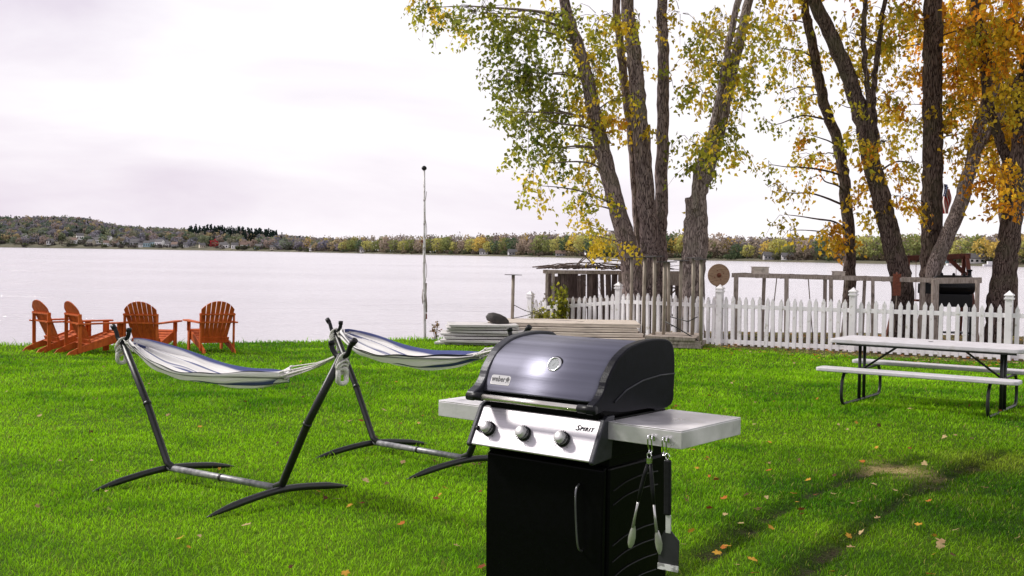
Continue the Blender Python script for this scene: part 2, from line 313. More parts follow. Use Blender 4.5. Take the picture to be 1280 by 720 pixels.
def build_grass():
    pts = []
    def scatter(y0, y1, dens):
        half = .52*y1+1.2; N = int(dens*(y1-y0)*2*half)
        x = rng.uniform(-half, half, N); y = rng.uniform(y0, y1, N)
        k = np.abs(x) < .50*y+1.2; return x[k], y[k]
    X = []; Y = []
    for (a, b, d) in [(4.3, 6, 3300), (6, 8, 3300), (8, 10.5, 2500), (10.5, 14, 1500), (14, 18, 950), (18, 24, 520), (24, 29, 300)]:
        x, y = scatter(a, b, d); X.append(x); Y.append(y)
    X = np.concatenate(X); Y = np.concatenate(Y)
    keep = Y < edge(X)+.25; X = X[keep]; Y = Y[keep]
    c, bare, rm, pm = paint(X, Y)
    k = rng.random(len(X)) > np.clip(bare*.62+rm*.7+pm*.3, 0, .99); X, Y, c, bare, rm, pm = X[k], Y[k], c[k], bare[k], rm[k], pm[k]
    N = len(X); Z = gz(X, Y)
    tuft = vnoise(X, Y, .12, 20); tuft2 = vnoise(X, Y, .7, 21)
    h = (.016+.018*rng.random(N)+.012*tuft*tuft2)*(1+.3*(Y > 12))*(1-.5*bare)
    h *= 1+1.6*np.exp(-((edge(X)-Y)/.22)**2)*vnoise(X, Y, .6, 33)*(X < 1); h *= (1-.6*pm)*(1-.5*rm); h[rng.random(N) < .012] *= 1.9
    wd = np.maximum(.0042, Y*.00068)*rng.uniform(.7, 1.3, N)
    a = rng.uniform(0, 2*pi, N); lean = rng.uniform(.1, 1.0, N)*h*1.1
    la = a+pi/2+rng.normal(0, .6, N)+ (vnoise(X, Y, .3, 22)-.5)*2.5
    dx, dy = np.cos(a)*wd/2, np.sin(a)*wd/2; lx, ly = np.cos(la)*lean, np.sin(la)*lean
    B = np.stack([X, Y, Z-.004], 1)
    v = np.empty((N, 5, 3), np.float32)
    v[:, 0] = B+np.stack([-dx, -dy, 0*dx], 1); v[:, 1] = B+np.stack([dx, dy, 0*dx], 1)
    v[:, 2] = B+np.stack([dx*.8+lx*.35, dy*.8+ly*.35, h*.62], 1); v[:, 3] = B+np.stack([-dx*.8+lx*.35, -dy*.8+ly*.35, h*.62], 1)
    v[:, 4] = B+np.stack([lx, ly, h], 1)
    # quads + tips as a degenerate-free mix: two triangles + one
    i = np.arange(N)[:, None]*5
    Fc = np.concatenate([i+[0, 1, 2], i+[0, 2, 3], i+[3, 2, 4]], 0)
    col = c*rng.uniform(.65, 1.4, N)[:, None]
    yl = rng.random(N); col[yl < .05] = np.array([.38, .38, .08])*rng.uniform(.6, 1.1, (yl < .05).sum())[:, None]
    cc = np.repeat(col[:, None, :], 5, 1); cc[:, :2] *= .46; cc[:, 4] *= 1.1  # blade bases coloured darker to paint in the shade between blades
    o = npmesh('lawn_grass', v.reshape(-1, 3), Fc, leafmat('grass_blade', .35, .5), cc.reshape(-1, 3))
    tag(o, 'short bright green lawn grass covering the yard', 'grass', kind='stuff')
build_grass()
# ------------------------------------------------------------------ water
def build_water():
    m, nt, b, out = newmat('lake_water'); L = nt.links.new
    b.inputs['Base Color'].default_value = (.68, .64, .68, 1); b.inputs['Roughness'].default_value = .16; b.inputs['IOR'].default_value = 1.33; b.inputs['Metallic'].default_value = .2
    tc = nd(nt, 'ShaderNodeTexCoord'); mp = nd(nt, 'ShaderNodeMapping'); mp.inputs['Scale'].default_value = (.22, .75, 1); mp.inputs['Rotation'].default_value = (0, 0, R(4)); L(tc.outputs['Object'], mp.inputs[0])
    n = nd(nt, 'ShaderNodeTexNoise'); n.inputs['Scale'].default_value = .7; n.inputs['Detail'].default_value = 7; n.inputs['Roughness'].default_value = .68; L(mp.outputs[0], n.inputs[0])
    n2 = nd(nt, 'ShaderNodeTexNoise'); n2.inputs['Scale'].default_value = .045; n2.inputs['Detail'].default_value = 4; L(mp.outputs[0], n2.inputs[0])
    mr = nd(nt, 'ShaderNodeMapRange'); L(n2.outputs[0], mr.inputs[0]); mr.inputs[1].default_value = .35; mr.inputs[2].default_value = .65; mr.inputs[3].default_value = .5; mr.inputs[4].default_value = 1.0
    bp = nd(nt, 'ShaderNodeBump'); L(mr.outputs[0], bp.inputs['Strength']); bp.inputs['Distance'].default_value = 1.1; L(n.outputs[0], bp.inputs['Height']); L(bp.outputs[0], b.inputs['Normal'])
    ys = np.unique(np.concatenate([np.linspace(-5, 60, 4), np.geomspace(60, 12000, 20)])); xs = np.linspace(-9000, 9000, 20)
    X, Y = np.meshgrid(xs, ys); V = np.stack([X, Y, X*0+WATER], -1).reshape(-1, 3); nx = len(xs); i = np.arange((len(ys)-1)*nx).reshape(-1, nx)[:, :-1].ravel()
    tag(npmesh('lake_water', V, np.stack([i, i+1, i+nx+1, i+nx], 1), m), kind='structure')
build_water()
# ------------------------------------------------------------------ far shore
PXS = [-900, -600, 0, 200, 330, 400, 500, 760, 1280, 1900, 2300]; DS = [2000, 1900, 1650, 1560, 1400, 1200, 940, 640, 400, 330, 300]
SKX = [-900, 0, 100, 148, 197, 262, 328, 361, 420, 760, 900, 1280, 2300]; SKY = [270, 271, 271, 282, 285, 285, 290, 295, 302, 304, 302, 302, 302]
def far_pt(px, off):
    D = np.interp(px, PXS, DS)+off; x = (px-640)/F*D
    hor = 316+(px-640)*math.tan(ROLL); ridge = CZ+(hor-np.interp(px, SKX, SKY))/F*(np.interp(px, PXS, DS)+330)-11
    ridge = np.maximum(ridge, WATER+2.0); t = np.clip(off/330, 0, 1)
    z = WATER+np.clip(off/6, -1, 1)*1.1+(ridge-WATER-1.1)*(t**.8)
    return x, D, z
def build_far_land():
    pxs = np.arange(-900, 2301, 20.); offs = np.array([-8, 0, 4, 12, 40, 90, 160, 240, 330, 420, 1200.])
    A, O = np.meshgrid(pxs, offs); x, y, z = far_pt(A, O); z = z+np.where(O > 30, (vnoise(x, y, 60, 1)-.5)*5*np.clip((400-A)/300, .1, 1), 0); V = np.stack([x, y, z], -1).reshape(-1, 3)
    nx = len(pxs); i = np.arange((len(offs)-1)*nx).reshape(-1, nx)[:, :-1].ravel()
    m = mat('far_bank', (.13, .115, .07), (.07, .07, .04), .05, .95, 0)
    tag(npmesh('far_hills', V, np.stack([i, i+1, i+nx+1, i+nx], 1), m, smooth=True), kind='structure')
build_far_land()
def cards(C, N_, size, col, droop=0, slim=1):
    """leaf-shaped faces at centres C (n,3); size (n,), colour (n,3)"""
    n = len(C); u = rng.normal(size=(n, 3)); u /= np.linalg.norm(u, axis=1)[:, None]
    if droop: u = u*(1-droop)+np.array([0, 0, -1])*droop; u /= np.linalg.norm(u, axis=1)[:, None]
    r = rng.normal(size=(n, 3)); v = np.cross(u, r); v /= np.linalg.norm(v, axis=1)[:, None]+1e-9; w_ = np.cross(u, v)
    s = np.asarray(size)[:, None]
    out_ = np.empty((n, 6, 3), np.float32)
    for k, (a, b, c) in enumerate([(0, 0, 0), (.5, .28, .12), (.26, .55, .07), (0, 1, -.05), (-.26, .55, .07), (-.5, .28, .12)]):
        out_[:, k] = C+s*(v*a*slim+u*(b-.4)+w_*c)
    i = np.arange(n)[:, None]*6; Fc = np.concatenate([i+[0, 1, 2, 3], i+[0, 3, 4, 5]], 0)
    return out_.reshape(-1, 3), Fc, np.repeat(col, 6, 0)
def blob_tree(base, H, W, nq, size, color, shape='round', rough=.28):
    ph = rng.uniform(0, 2*pi, nq); ct = rng.uniform(-.85, 1, nq); st = np.sqrt(1-ct*ct); rad = rng.uniform(.72, 1.05, nq)
    lob = 1+rough*np.sin(ph*3+rng.uniform(0, 6))*np.sin(ct*4+rng.uniform(0, 6))
    if shape == 'cone':
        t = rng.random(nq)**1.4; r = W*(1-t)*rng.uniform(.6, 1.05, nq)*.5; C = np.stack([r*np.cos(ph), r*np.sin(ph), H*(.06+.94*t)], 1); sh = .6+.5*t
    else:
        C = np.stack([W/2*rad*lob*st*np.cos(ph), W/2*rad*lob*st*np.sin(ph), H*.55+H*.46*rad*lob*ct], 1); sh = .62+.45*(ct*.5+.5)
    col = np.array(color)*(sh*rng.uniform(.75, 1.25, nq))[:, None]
    return C+np.array(base), np.full(nq, size)*rng.uniform(.7, 1.3, nq), col
FARLEAF = leafmat('far_foliage', .25, .8)
PAL_L = [(.16, .18, .10), (.19, .18, .13), (.26, .20, .17), (.20, .185, .21), (.30, .24, .13), (.09, .125, .085), (.22, .185, .20), (.17, .165, .20), (.14, .165, .11), (.13, .14, .14)]; PAL_L = [tuple(min(1, v*1.2+.012) for v in q_) for q_ in PAL_L]  # hill tree colours lightened, distance haze painted in
PAL_R = [(.27, .26, .09), (.40, .33, .11), (.18, .21, .09), (.33, .27, .21), (.36, .29, .20), (.50, .36, .11), (.31, .25, .22)]  # far shore colours kept light, haze painted into them as well
EVER = (.020, .035, .028)
def forest(name, label, specs):
    Cs = []; Ss = []; Ks = []
    for sp in specs:
        C, s_, k = blob_tree(*sp); Cs.append(C); Ss.append(s_); Ks.append(k)
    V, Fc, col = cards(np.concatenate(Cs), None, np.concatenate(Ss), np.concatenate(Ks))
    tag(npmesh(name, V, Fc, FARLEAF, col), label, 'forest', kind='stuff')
sp = []
for k in range(2300):
    px = rng.uniform(-260, 440); off = 10+360*rng.random()**.85
    x, y, z = far_pt(px, off)
    if 235 < px < 345 and 150 < off and px-235 > 0 and rng.random() < .8:
        sp.append(((x, y, float(z)), rng.uniform(13, 18), 8, 50, 2.6, EVER, 'cone'))
    else:
        if rng.random() < .04: sp.append(((x, y, float(z)), rng.uniform(12, 15), 6, 50, 2.4, EVER, 'cone')); continue
        if off < 140 and 60 < px < 330 and rng.random() < .68: continue
        sp.append(((x, y, float(z)), rng.uniform(8, 13), rng.uniform(9, 16), 70, 2.9, PAL_L[rng.integers(len(PAL_L))], 'round'))
for k in range(300):
    px = rng.uniform(-260, 440); off = rng.uniform(4, 60); x, y, z = far_pt(px, off)
    sp.append(((x, y, float(z)-1), rng.uniform(3, 7), rng.uniform(5, 11), 36, 2.2, [(.07, .075, .055), (.10, .09, .085), (.14, .12, .10), (.10, .12, .05)][rng.integers(4)], 'round'))
forest('hillside_forest', 'autumn forest covering the low hill across the lake on the left', sp)
sp = []
for k in range(900):
    px = rng.uniform(380, 1500); off = 26+110*rng.random()
    x, y, z = far_pt(px, off); bare_ = rng.random() < .4
    Hh = rng.uniform(9.5, 14)*(.85 if px > 880 else 1.15)
    sp.append(((x, y, float(z)), Hh, rng.uniform(6, 9), 110, 1.5, (PAL_R[3], PAL_R[6], (.30, .26, .25))[rng.integers(3)] if bare_ else PAL_R[rng.integers(len(PAL_R))], 'round'))
for k in range(900):
    px = rng.uniform(380, 1500); off = rng.uniform(5, 60); x, y, z = far_pt(px, off)
    sp.append(((x, y, float(z)-.8), rng.uniform(2.5, 5), rng.uniform(4, 8), 40, 1.3, [(.12, .12, .07), (.16, .13, .10), (.22, .18, .12), (.09, .12, .06)][rng.integers(4)], 'round'))
forest('shoreline_wood', 'band of bare and yellowing woodland behind the opposite shore', sp)
# individual trees along the far waterline
FT = [('far_tree', 'golden yellow round tree on the opposite shore', (.62, .46, .12)), ('far_tree', 'olive green round tree on the opposite shore', (.26, .29, .10)),
      ('far_tree', 'dark green tree at the far waterline', (.10, .15, .08)), ('far_tree', 'pale yellow green tree on the opposite shore', (.50, .48, .15)), ('far_tree', 'brownish half bare tree on the opposite shore', (.40, .32, .25))]
TRUNKF = mat('far_trunk', (.09, .07, .06), (.05, .04, .035), 2, .9)
protos = []
for (nm, lb, c) in FT:
    root = empty(nm, (0, 0, 0), 0, lb, 'tree', lb.replace('tree', 'trees'))
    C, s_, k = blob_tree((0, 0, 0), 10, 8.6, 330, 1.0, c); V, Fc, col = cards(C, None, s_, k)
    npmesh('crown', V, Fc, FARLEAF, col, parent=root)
    b = MB(); b.tube([(0, 0, -.6), (0, 0, 2.5), (.2, 0, 5)], [.28, .2, .1], 6); b.build('trunk', TRUNKF, root)
    protos.append([root, False])
def put_far(i, px, off, sc, wide=1):
    x, y, z = far_pt(px, off)
    if protos[i][1]: o = copy_tree(protos[i][0])
    else: o = protos[i][0]; protos[i][1] = True
    o.location = (float(x), float(y), float(z)); o.scale = (sc*wide, sc*wide, sc); o.rotation_euler = (0, 0, random.uniform(0, 6))
for px, i, sc in [(920, 2, .8), (934, 3, .8), (958, 0, .95), (972, 3, 1.15), (985, 1, .8), (1005, 4, 1.0), (1030, 2, 1.1), (1047, 0, 1.1), (1078, 3, 1.25), (1096, 1, 1.2), (1140, 1, 1.25), (1200, 3, 1.0), (1215, 1, 1.15), (1228, 0, 1.0), (1246, 0, .9), (1268, 3, 1.0), (1310, 1, 1.1), (1340, 0, 1)]:
    put_far(i, px, 12, sc*.95, 1.0)
px = 428
while px < 905:
    i = random.choice([0, 1, 1, 2, 2, 3, 3, 4]); put_far(i, px, random.uniform(8, 20), random.uniform(.95, 1.4), random.uniform(.85, 1.1)); px += random.uniform(8.5, 13)
rt = empty('far_tree', (0, 0, 0), 0, 'crimson red tree among the houses across the lake', 'tree')
C, s_, k = blob_tree((0, 0, 0), 11, 12, 160, 1.8, (.36, .04, .05)); V, Fc, col = cards(C, None, s_, k); npmesh('crown', V, Fc, FARLEAF, col, parent=rt)
b = MB(); b.tube([(0, 0, -.6), (0, 0, 5)], [.3, .2], 6); b.build('trunk', TRUNKF, rt)
x, y, z = far_pt(267, 20); rt.location = (float(x), float(y), float(z))
# houses
HW = [mat('white_siding', (.95, .94, .93), None, 1, .7), mat('cream_siding', (.62, .56, .45), None, 1, .7), mat('blue_siding', (.36, .50, .55), None, 1, .7), mat('grey_siding', (.42, .41, .42), None, 1, .7)]
HR = [mat('dark_shingle', (.12, .115, .12), None, 1, .9), mat('brown_shingle', (.22, .15, .12), None, 1, .9)]
WIN = mat('dark_window', (.04, .045, .05), None, 1, .2)
def house(px, off, L_, W_, H_, wall, roof, rz, label, group):
    x, y, z = far_pt(px, off); r = empty('lake_house', (float(x), float(y), float(z)-.3), rz, label, 'house', group)
    b = MB(); b.prism([(-W_/2, 0), (W_/2, 0), (W_/2, H_), (0, H_+W_*.38), (-W_/2, H_)], -L_/2, L_/2); b.build('wall', HW[wall], r)
    b = MB()
    for s in (-1, 1): b.beam((0, s*(W_/2+.5), H_-.25), (0, -s*.05, H_+W_*.38+.22), L_+.9, .25, up=(0, 1, 0))
    b.build('roof', HR[roof], r)
    for k in range(3): b = MB(); b.box((-L_/2+L_*(k+.5)/3, -W_/2-.03, H_*.5), (L_*.16, .08, H_*.42)); b.build('window', WIN, r)
HG = {0: 'white', 1: 'cream', 2: 'pale blue', 3: 'grey'}
for (px, off, L_, W_, H_, wl, rf, rz) in [(62, 18, 12, 8, 6, 0, 0, .2), (72, 60, 10, 8, 6, 3, 0, .8), (88, 30, 12, 9, 6, 0, 1, -.3), (96, 80, 14, 9, 7, 0, 0, .4), (110, 26, 10, 8, 5, 1, 0, 0), (126, 40, 14, 9, 7, 0, 0, .3), (138, 75, 12, 9, 7, 0, 0, -.5), (141, 20, 12, 8, 5, 3, 1, .1), (150, 60, 10, 8, 6, 0, 0, .7), (166, 36, 14, 9, 7, 3, 0, .2), (180, 22, 12, 8, 6, 2, 0, 0), (189, 30, 12, 9, 7, 2, 0, .4), (200, 24, 14, 9, 8, 0, 0, -.2), (208, 40, 12, 9, 6, 1, 0, .2), (222, 18, 10, 8, 5, 3, 1, 0), (236, 24, 10, 8, 4, 0, 0, .2), (252, 18, 12, 8, 4, 1, 0, 0), (278, 22, 12, 8, 5, 0, 0, .3), (295, 18, 14, 8, 5, 0, 0, 0), (306, 30, 12, 8, 5, 0, 1, .4), (320, 16, 10, 8, 4, 2, 0, 0), (345, 12, 10, 7, 3.6, 1, 0, 0), (389, 12, 9, 7, 4, 0, 0, .2), (118, 90, 12, 9, 6, 0, 0, .5), (129, 22, 9, 7, 5, 0, 1, 0), (158, 90, 12, 9, 6, 0, 0, .2), (173, 15, 8, 6, 4, 0, 0, .1), (196, 60, 10, 8, 6, 0, 0, 0), (213, 24, 9, 8, 5, 0, 0, .3), (286, 40, 9, 8, 5, 0, 0, 0), (313, 50, 10, 8, 5, 0, 1, .4), (30, 30, 12, 8, 5, 1, 0, .2), (33, 80, 10, 8, 6, 0, 0, .2)]:
    house(px+random.uniform(-4, 4), off*.8+4, L_*random.uniform(.6, 1.0), W_, H_*.95, wl, rf, rz+random.uniform(-.5, .5), f'small {HG[wl]} house with pitched roof among trees across the lake', f'{HG[wl]} houses across the lake')
for (px, off, L_, W_, H_, wl, rf, rz) in [(604, 9, 6, 5, 2.4, 0, 0, 0), (640, 9, 6, 5, 2.2, 3, 0, .2), (737, 9, 6, 5, 2.4, 0, 0, .1), (700, 9, 6, 4, 2.0, 3, 1, 0), (455, 10, 8, 6, 3, 0, 0, 0), (1218, 8, 6, 4, 2.2, 0, 0, 0), (1185, 8, 5, 4, 2.0, 2, 1, .2), (983, 8, 5, 4, 1.8, 0, 0, 0), (1262, 8, 5, 4, 2.0, 0, 1, 0), (960, 7, 5, 4, 2.2, 3, 0, 0)]:
    house(px, off, L_, W_, H_, wl, rf, rz, f'low {HG[wl]} cottage beside the far waterline under the trees', f'low {HG[wl]} cottages at the far waterline')
# moored boats by the right far shore
BOATW = mat('boat_hull', (.75, .75, .76), None, 2, .4); BOATR = mat('boat_stripe', (.35, .05, .04), None, 2, .4)
def boat(px, off, cab, label):
    x, y, z = far_pt(px, 0); r = empty('motor_boat', (float(x), float(y)-off, WATER), random.uniform(-.3, .3), label, 'boat')
    n = 9; vs = []; fs = []
    for i in range(n):
        t = i/(n-1); hw = 1.0*(1-t**3); xx = -2.6+5.2*t; vs += [(xx, -hw*.5, -.1), (xx, hw*.5, -.1), (xx, hw, .75+.25*t), (xx, -hw, .75+.25*t)]
    for i in range(n-1):
        for k in range(4): fs.append((i*4+k, i*4+(k+1) % 4, i*4+4+(k+1) % 4, i*4+4+k))
    fs += [(3, 2, 1, 0)]; b = MB(); b.add(vs, fs); b.build('hull', BOATW, r)
    b = MB(); b.box((-.3, 0, 1.2), (1.6, 1.5, .7 if not cab else 1.4)); b.build('cabin', BOATW if cab else BOATR, r)
boat(1226, 8, 1, 'small white cabin boat near the right end of the far shore'); boat(1244, 10, 0, 'small white boat with dark red canopy by the far shore'); boat(1182, 7, 0, 'small open white boat left of the other boats at the far shore')
# ------------------------------------------------------------------ the big lakeside trees
LEAF = leafmat('autumn_leaf', .5, .5)
BARK = barkmat('bark', (.38, .30, .285), (.055, .038, .04), (.22, .20, .14)); BARKD = barkmat('dark_bark', (.20, .15, .13), (.028, .018, .016), (.13, .13, .075)); BARKL = barkmat('pale_bark', (.46, .38, .35), (.09, .065, .06), (.25, .23, .18))
GRN = (.24, .27, .04); YG = (.50, .48, .05); YEL = (.88, .66, .06); GOLD = (.86, .50, .035); ORG = (.82, .36, .03); BRN = (.42, .19, .025)
DENS = 2.3
def tree(name, label, Y, trunks, bark, clumps, seedv, up=None):
    root = empty(name, P(trunks[0][0][0], 400, Y).xy.to_3d()+Vector((0, 0, -.013*Y)), 0, label, 'tree')
    o0 = root.location.copy(); tp = []
    tb = MB()
    for ti, (pts, w0, w1, dY) in enumerate([(t[:-3], t[-3], t[-2], t[-1]) for t in trunks]):
        w_pts = [P(a, b_, Y+dY) for a, b_ in pts]; g = w_pts[0].copy(); g.z = -.013*Y-.35
        if w_pts[0].z > 0 and len(pts) and trunks[ti][0][1] >= 325: w_pts = [g]+w_pts
        last = w_pts[-1]; prev = w_pts[-2]; d = (last-prev).normalized()
        stump = pts[-1][1] > 60
        if not stump: w_pts += [last+d*2.2+Vector((.2, 0, .4)), last+d*4.8+Vector((-.3, .3, 1.2))]
        c = catmull(w_pts, 9); n_ = len(c); rr = []
        Ls = np.linspace(0, 1, n_)
        for i in range(n_):
            r = (w0+(w1-w0)*min(1, Ls[i]*1.35))*Y/F/2
            if Ls[i] > .74 and not stump: r *= max(.15, 1-(Ls[i]-.74)*3)
            if i < 5 and len(w_pts) and trunks[ti][0][1] >= 325: r *= 1+.35*(1-i/5)
            rr.append(r)
        c = [p-o0+Vector((random.gauss(0, .012), random.gauss(0, .012), 0)) for p in c]
        tb.tube(c, rr, 16, wob=.05); tp += [(p+o0, r) for p, r in zip(c, rr)]
    # clumps: (px,py,rx,ry,n,colours)
    br = tb; Cs = []; Ss = []; Ks = []
    def clump(c, rx, ry, n, cols, lsz, depth):
        nt_ = max(3, int(n*DENS/15)); 
        # limb from the closest suitable trunk point
        best = min(tp, key=lambda q: (q[0]-c).length+ (1.5 if q[0].z > c.z+1.0 else 0)+max(0, .4-(c.z-q[0].z))*.4)
        a = best[0]; dd_ = (a-c).length; mid = (a+c)/2+Vector((random.uniform(-.12, .12), random.uniform(-.12, .12), random.uniform(.02, .1)*dd_))
        r0 = min(best[1]*.5, .012+.009*(a-c).length)
        m1 = a.lerp(mid, .5)+Vector((random.gauss(0, .05), random.gauss(0, .05), .02+.04*dd_*random.random())); m2 = mid.lerp(c, .5)+Vector((random.gauss(0, .06), random.gauss(0, .06), random.gauss(0, .05)))
        br.tube([p-o0 for p in catmull([a, m1, mid, m2, c], 4)], list(np.linspace(r0, .006, 17)), 6, wob=.1)
        cc = [np.array(k) for k in cols]
        for t in range(nt_):
            v = rng.normal(size=3); v /= np.linalg.norm(v); rad = rng.random()**.6
            s = np.array(c)+v*np.array([rx, depth, ry])*rad*.9
            d = v*np.array([1, 1, .5])+np.array([0, 0, -1.15]); d /= np.linalg.norm(d); ln = rng.uniform(.25, .8)
            e_ = s+d*ln; m_ = (s+e_)/2+np.array([0, 0, .06])
            if rad > .25 and rng.random() < .8:
                c0 = np.array(c)+v*np.array([rx, depth, ry])*rad*.2
                br.tube([Vector(c0)-o0, Vector((c0+s)/2+np.array([0, 0, .05]))-o0, Vector(s)-o0, Vector(m_)-o0, Vector(e_)-o0], [.008, .006, .005, .004, .002], 4, cap=False)
            k = int(rng.integers(8, 22)); u = rng.random(k)[:, None]
            p = s*(1-u)+e_*u+rng.normal(size=(k, 3))*.075; p[:, 2] -= .03
            base = cc[rng.integers(len(cc))]*(.85+.3*rng.random())
            Cs.append(p); Ss.append(rng.uniform(.75, 1.25, k)*lsz); Ks.append(base[None]*rng.uniform(.55, 1.35, k)[:, None])
    for (cx, cy, rx, ry, n, cols) in clumps:
        dy = rng.uniform(-1.3, 1.3); c = P(cx, cy, Y+dy); k = Y/F
        clump(c, rx*k*1.08, ry*k*1.08, int(n), cols, .120, max(.35, min(rx, ry)*k*1.3))
    for (cx, cy, r, n, cols) in (up or []):
        c = P(cx, cy, Y+rng.uniform(-2.5, 2.5)); clump(c, r, r*.8, int(n*.8), cols, .15, r)
    tb.build('trunk', bark, root)
    if Cs:
        V, Fc, col = cards(np.concatenate(Cs), None, np.concatenate(Ss), np.concatenate(Ks), droop=.5, slim=.74)
        o = npmesh('crown', V-np.array(o0), Fc, LEAF, col, parent=root)
    return root
gy = [GRN, GRN, YG]; ygc = [YG, YG, GRN, YEL]; yc = [YEL, (.62, .50, .045), YG, (.66, .47, .04)]; oc = [ORG, GOLD, (.62, .30, .03), (.86, .58, .045), (.80, .56, .04)]; gg = [GRN]*2+[(.13, .175, .022), (.36, .36, .04), (.30, .31, .035)]
upA = [(x_, y_, 1.3, 330, ygc) for x_, y_ in [(560, -60), (640, -60), (720, -80), (800, -70), (880, -80), (600, -190), (700, -220), (800, -240), (900, -200), (960, -120), (680, -360), (780, -400), (880, -360), (760, -520)]]
tree('maple_tree', 'large multi trunk tree with drooping green leaves left of the others', 26.6,
     [[(790, 350), (782, 300), (765, 235), (745, 150), (728, 75), (705, 0), 29, 13, 0],
      [(812, 350), (812, 300), (805, 220), (797, 120), (790, 50), (783, 0), 29, 16, .35],
      [(826, 350), (825, 300), (827, 230), (829, 120), (829, 50), (828, 0), 20, 13, .7],
      [(800, 350), (798, 290), (790, 180), (778, 80), (770, 0), 14, 10, 1.3]], BARK,
     [(535, 10, 30, 22, 130, ygc+[YEL]), (565, 28, 22, 16, 60, ygc), (600, 15, 38, 24, 170, gy), (640, 40, 34, 36, 260, gg), (680, 20, 40, 30, 210, gy), (632, 88, 26, 32, 190, gg), (668, 88, 28, 38, 240, gg), (640, 135, 16, 24, 85, gg+[YG]), (628, 140, 9, 20, 30, gy),
      (660, 150, 20, 32, 140, gg), (692, 135, 26, 36, 210, gg), (668, 200, 17, 26, 90, ygc), (695, 185, 20, 28, 130, gg), (673, 232, 10, 13, 30, yc), (652, 185, 9, 22, 30, gy), (716, 60, 24, 40, 140, ygc), (726, 120, 24, 28, 130, yc), (742, 92, 26, 34, 150, ygc), (724, 170, 22, 26, 110, ygc), (745, 150, 26, 24, 120, yc), (732, 210, 17, 24, 90, ygc), (740, 245, 14, 26, 80, ygc), (735, 282, 14, 20, 60, yc),
      (752, 190, 14, 20, 60, yc), (722, 250, 9, 18, 30, ygc), (765, 60, 22, 38, 110, ygc), (780, 118, 20, 24, 90, yc), (768, 145, 12, 14, 35, oc), (750, 20, 34, 26, 150, ygc), (800, 25, 26, 28, 60, yc), (800, 90, 14, 30, 40, yc), (838, 95, 10, 24, 26, ygc), (850, 15, 24, 18, 50, yc), (765, 303, 20, 10, 60, yc), (748, 296, 10, 8, 22, yc), (812, 160, 9, 18, 16, yc)], 1, upA)
upB = [(x_, y_, 1.2, 260, yc) for x_, y_ in [(930, -70), (1000, -80), (960, -190), (1040, -200), (980, -320)]]
tree('maple_tree', 'pale leaning tree rising from a broken stump behind the dock legs', 25.8,
     [[(862, 350), (863, 310), (868, 262), (884, 215), (902, 150), (922, 60), (936, 0), 24, 12, 0], [(868, 262), (872, 215), (890, 160), (905, 90), (918, 20), 9, 8, -.25], [(868, 350), (872, 300), (869, 246), 25, 27, .1]], BARKL,
     [(868, 75, 22, 30, 90, yc), (882, 45, 26, 30, 120, ygc), (908, 80, 24, 38, 140, ygc), (878, 115, 22, 26, 90, ygc), (862, 175, 18, 16, 60, ygc), (888, 180, 24, 22, 120, ygc), (870, 205, 12, 12, 26, ygc), (912, 160, 20, 26, 90, ygc), (930, 110, 18, 30, 90, ygc), (925, 185, 12, 16, 36, ygc), (948, 30, 26, 28, 110, ygc), (868, 262, 7, 10, 20, [YEL]), (905, 25, 26, 22, 110, yc), (945, 80, 12, 22, 40, yc)], 2, upB)
upC = [(x_, y_, 1.2, 240, yc) for x_, y_ in [(1000, -60), (1070, -90), (1030, -200), (1100, -250)]]
tree('maple_tree', 'thin dark trunked tree with sparse drooping yellow leaves', 27.2,
     [[(1062, 350), (1061, 290), (1054, 220), (1046, 175), (1030, 130), (1020, 80), (1010, 30), (1006, 0), 16, 11, 0]], BARKD,
     [(975, 25, 30, 24, 100, yc), (960, 62, 22, 22, 60, ygc), (990, 75, 26, 26, 90, yc), (1000, 120, 24, 22, 70, yc), (975, 110, 16, 22, 35, ygc), (955, 150, 12, 18, 22, ygc), (960, 205, 11, 16, 22, ygc), (972, 238, 12, 16, 28, yc), (980, 268, 11, 14, 24, yc), (988, 288, 5, 7, 8, yc), (1000, 165, 20, 14, 45, oc+yc), (1022, 195, 26, 15, 90, yc+oc), (1015, 222, 12, 9, 22, oc), (1042, 285, 24, 12, 90, oc+[GOLD]), (1052, 305, 14, 8, 30, oc), (1075, 268, 12, 8, 20, yc), (1010, 55, 20, 30, 60, yc)], 3, upC)
upD = [(x_, y_, 1.3, 260, yc+oc) for x_, y_ in [(1010, -40), (1080, -70), (1140, -60), (1060, -190), (1130, -240)]]
tree('maple_tree', 'thick leaning grey brown trunk tree in the middle right', 25.4,
     [[(1128, 365), (1119, 320), (1106, 265), (1090, 205), (1072, 130), (1048, 65), (1018, 0), 29, 17, 0], [(1090, 205), (1087, 140), (1080, 60), (1082, 0), 7, 6, -.2], [(1096, 180), (1092, 120), (1098, 60), (1106, 0), 8, 5, .2]], BARKD,
     [(1060, 40, 34, 32, 130, yc), (1100, 60, 34, 34, 150, yc), (1075, 95, 26, 22, 80, yc), (1110, 120, 26, 26, 110, yc+oc), (1075, 168, 20, 14, 40, yc), (1110, 175, 26, 20, 90, yc+oc), (1100, 222, 26, 18, 60, oc), (1125, 245, 22, 22, 50, oc), (1140, 200, 20, 26, 60, yc), (1050, 130, 16, 10, 26, yc), (1112, 20, 30, 24, 110, yc), (1080, 240, 14, 10, 18, oc)], 4, upD)
DENS = 3.1
upE = [(x_, y_, 1.4, 330, oc) for x_, y_ in [(1150, -50), (1220, -60), (1290, -60), (1180, -180), (1260, -190), (1210, -330), (1330, -160)]]
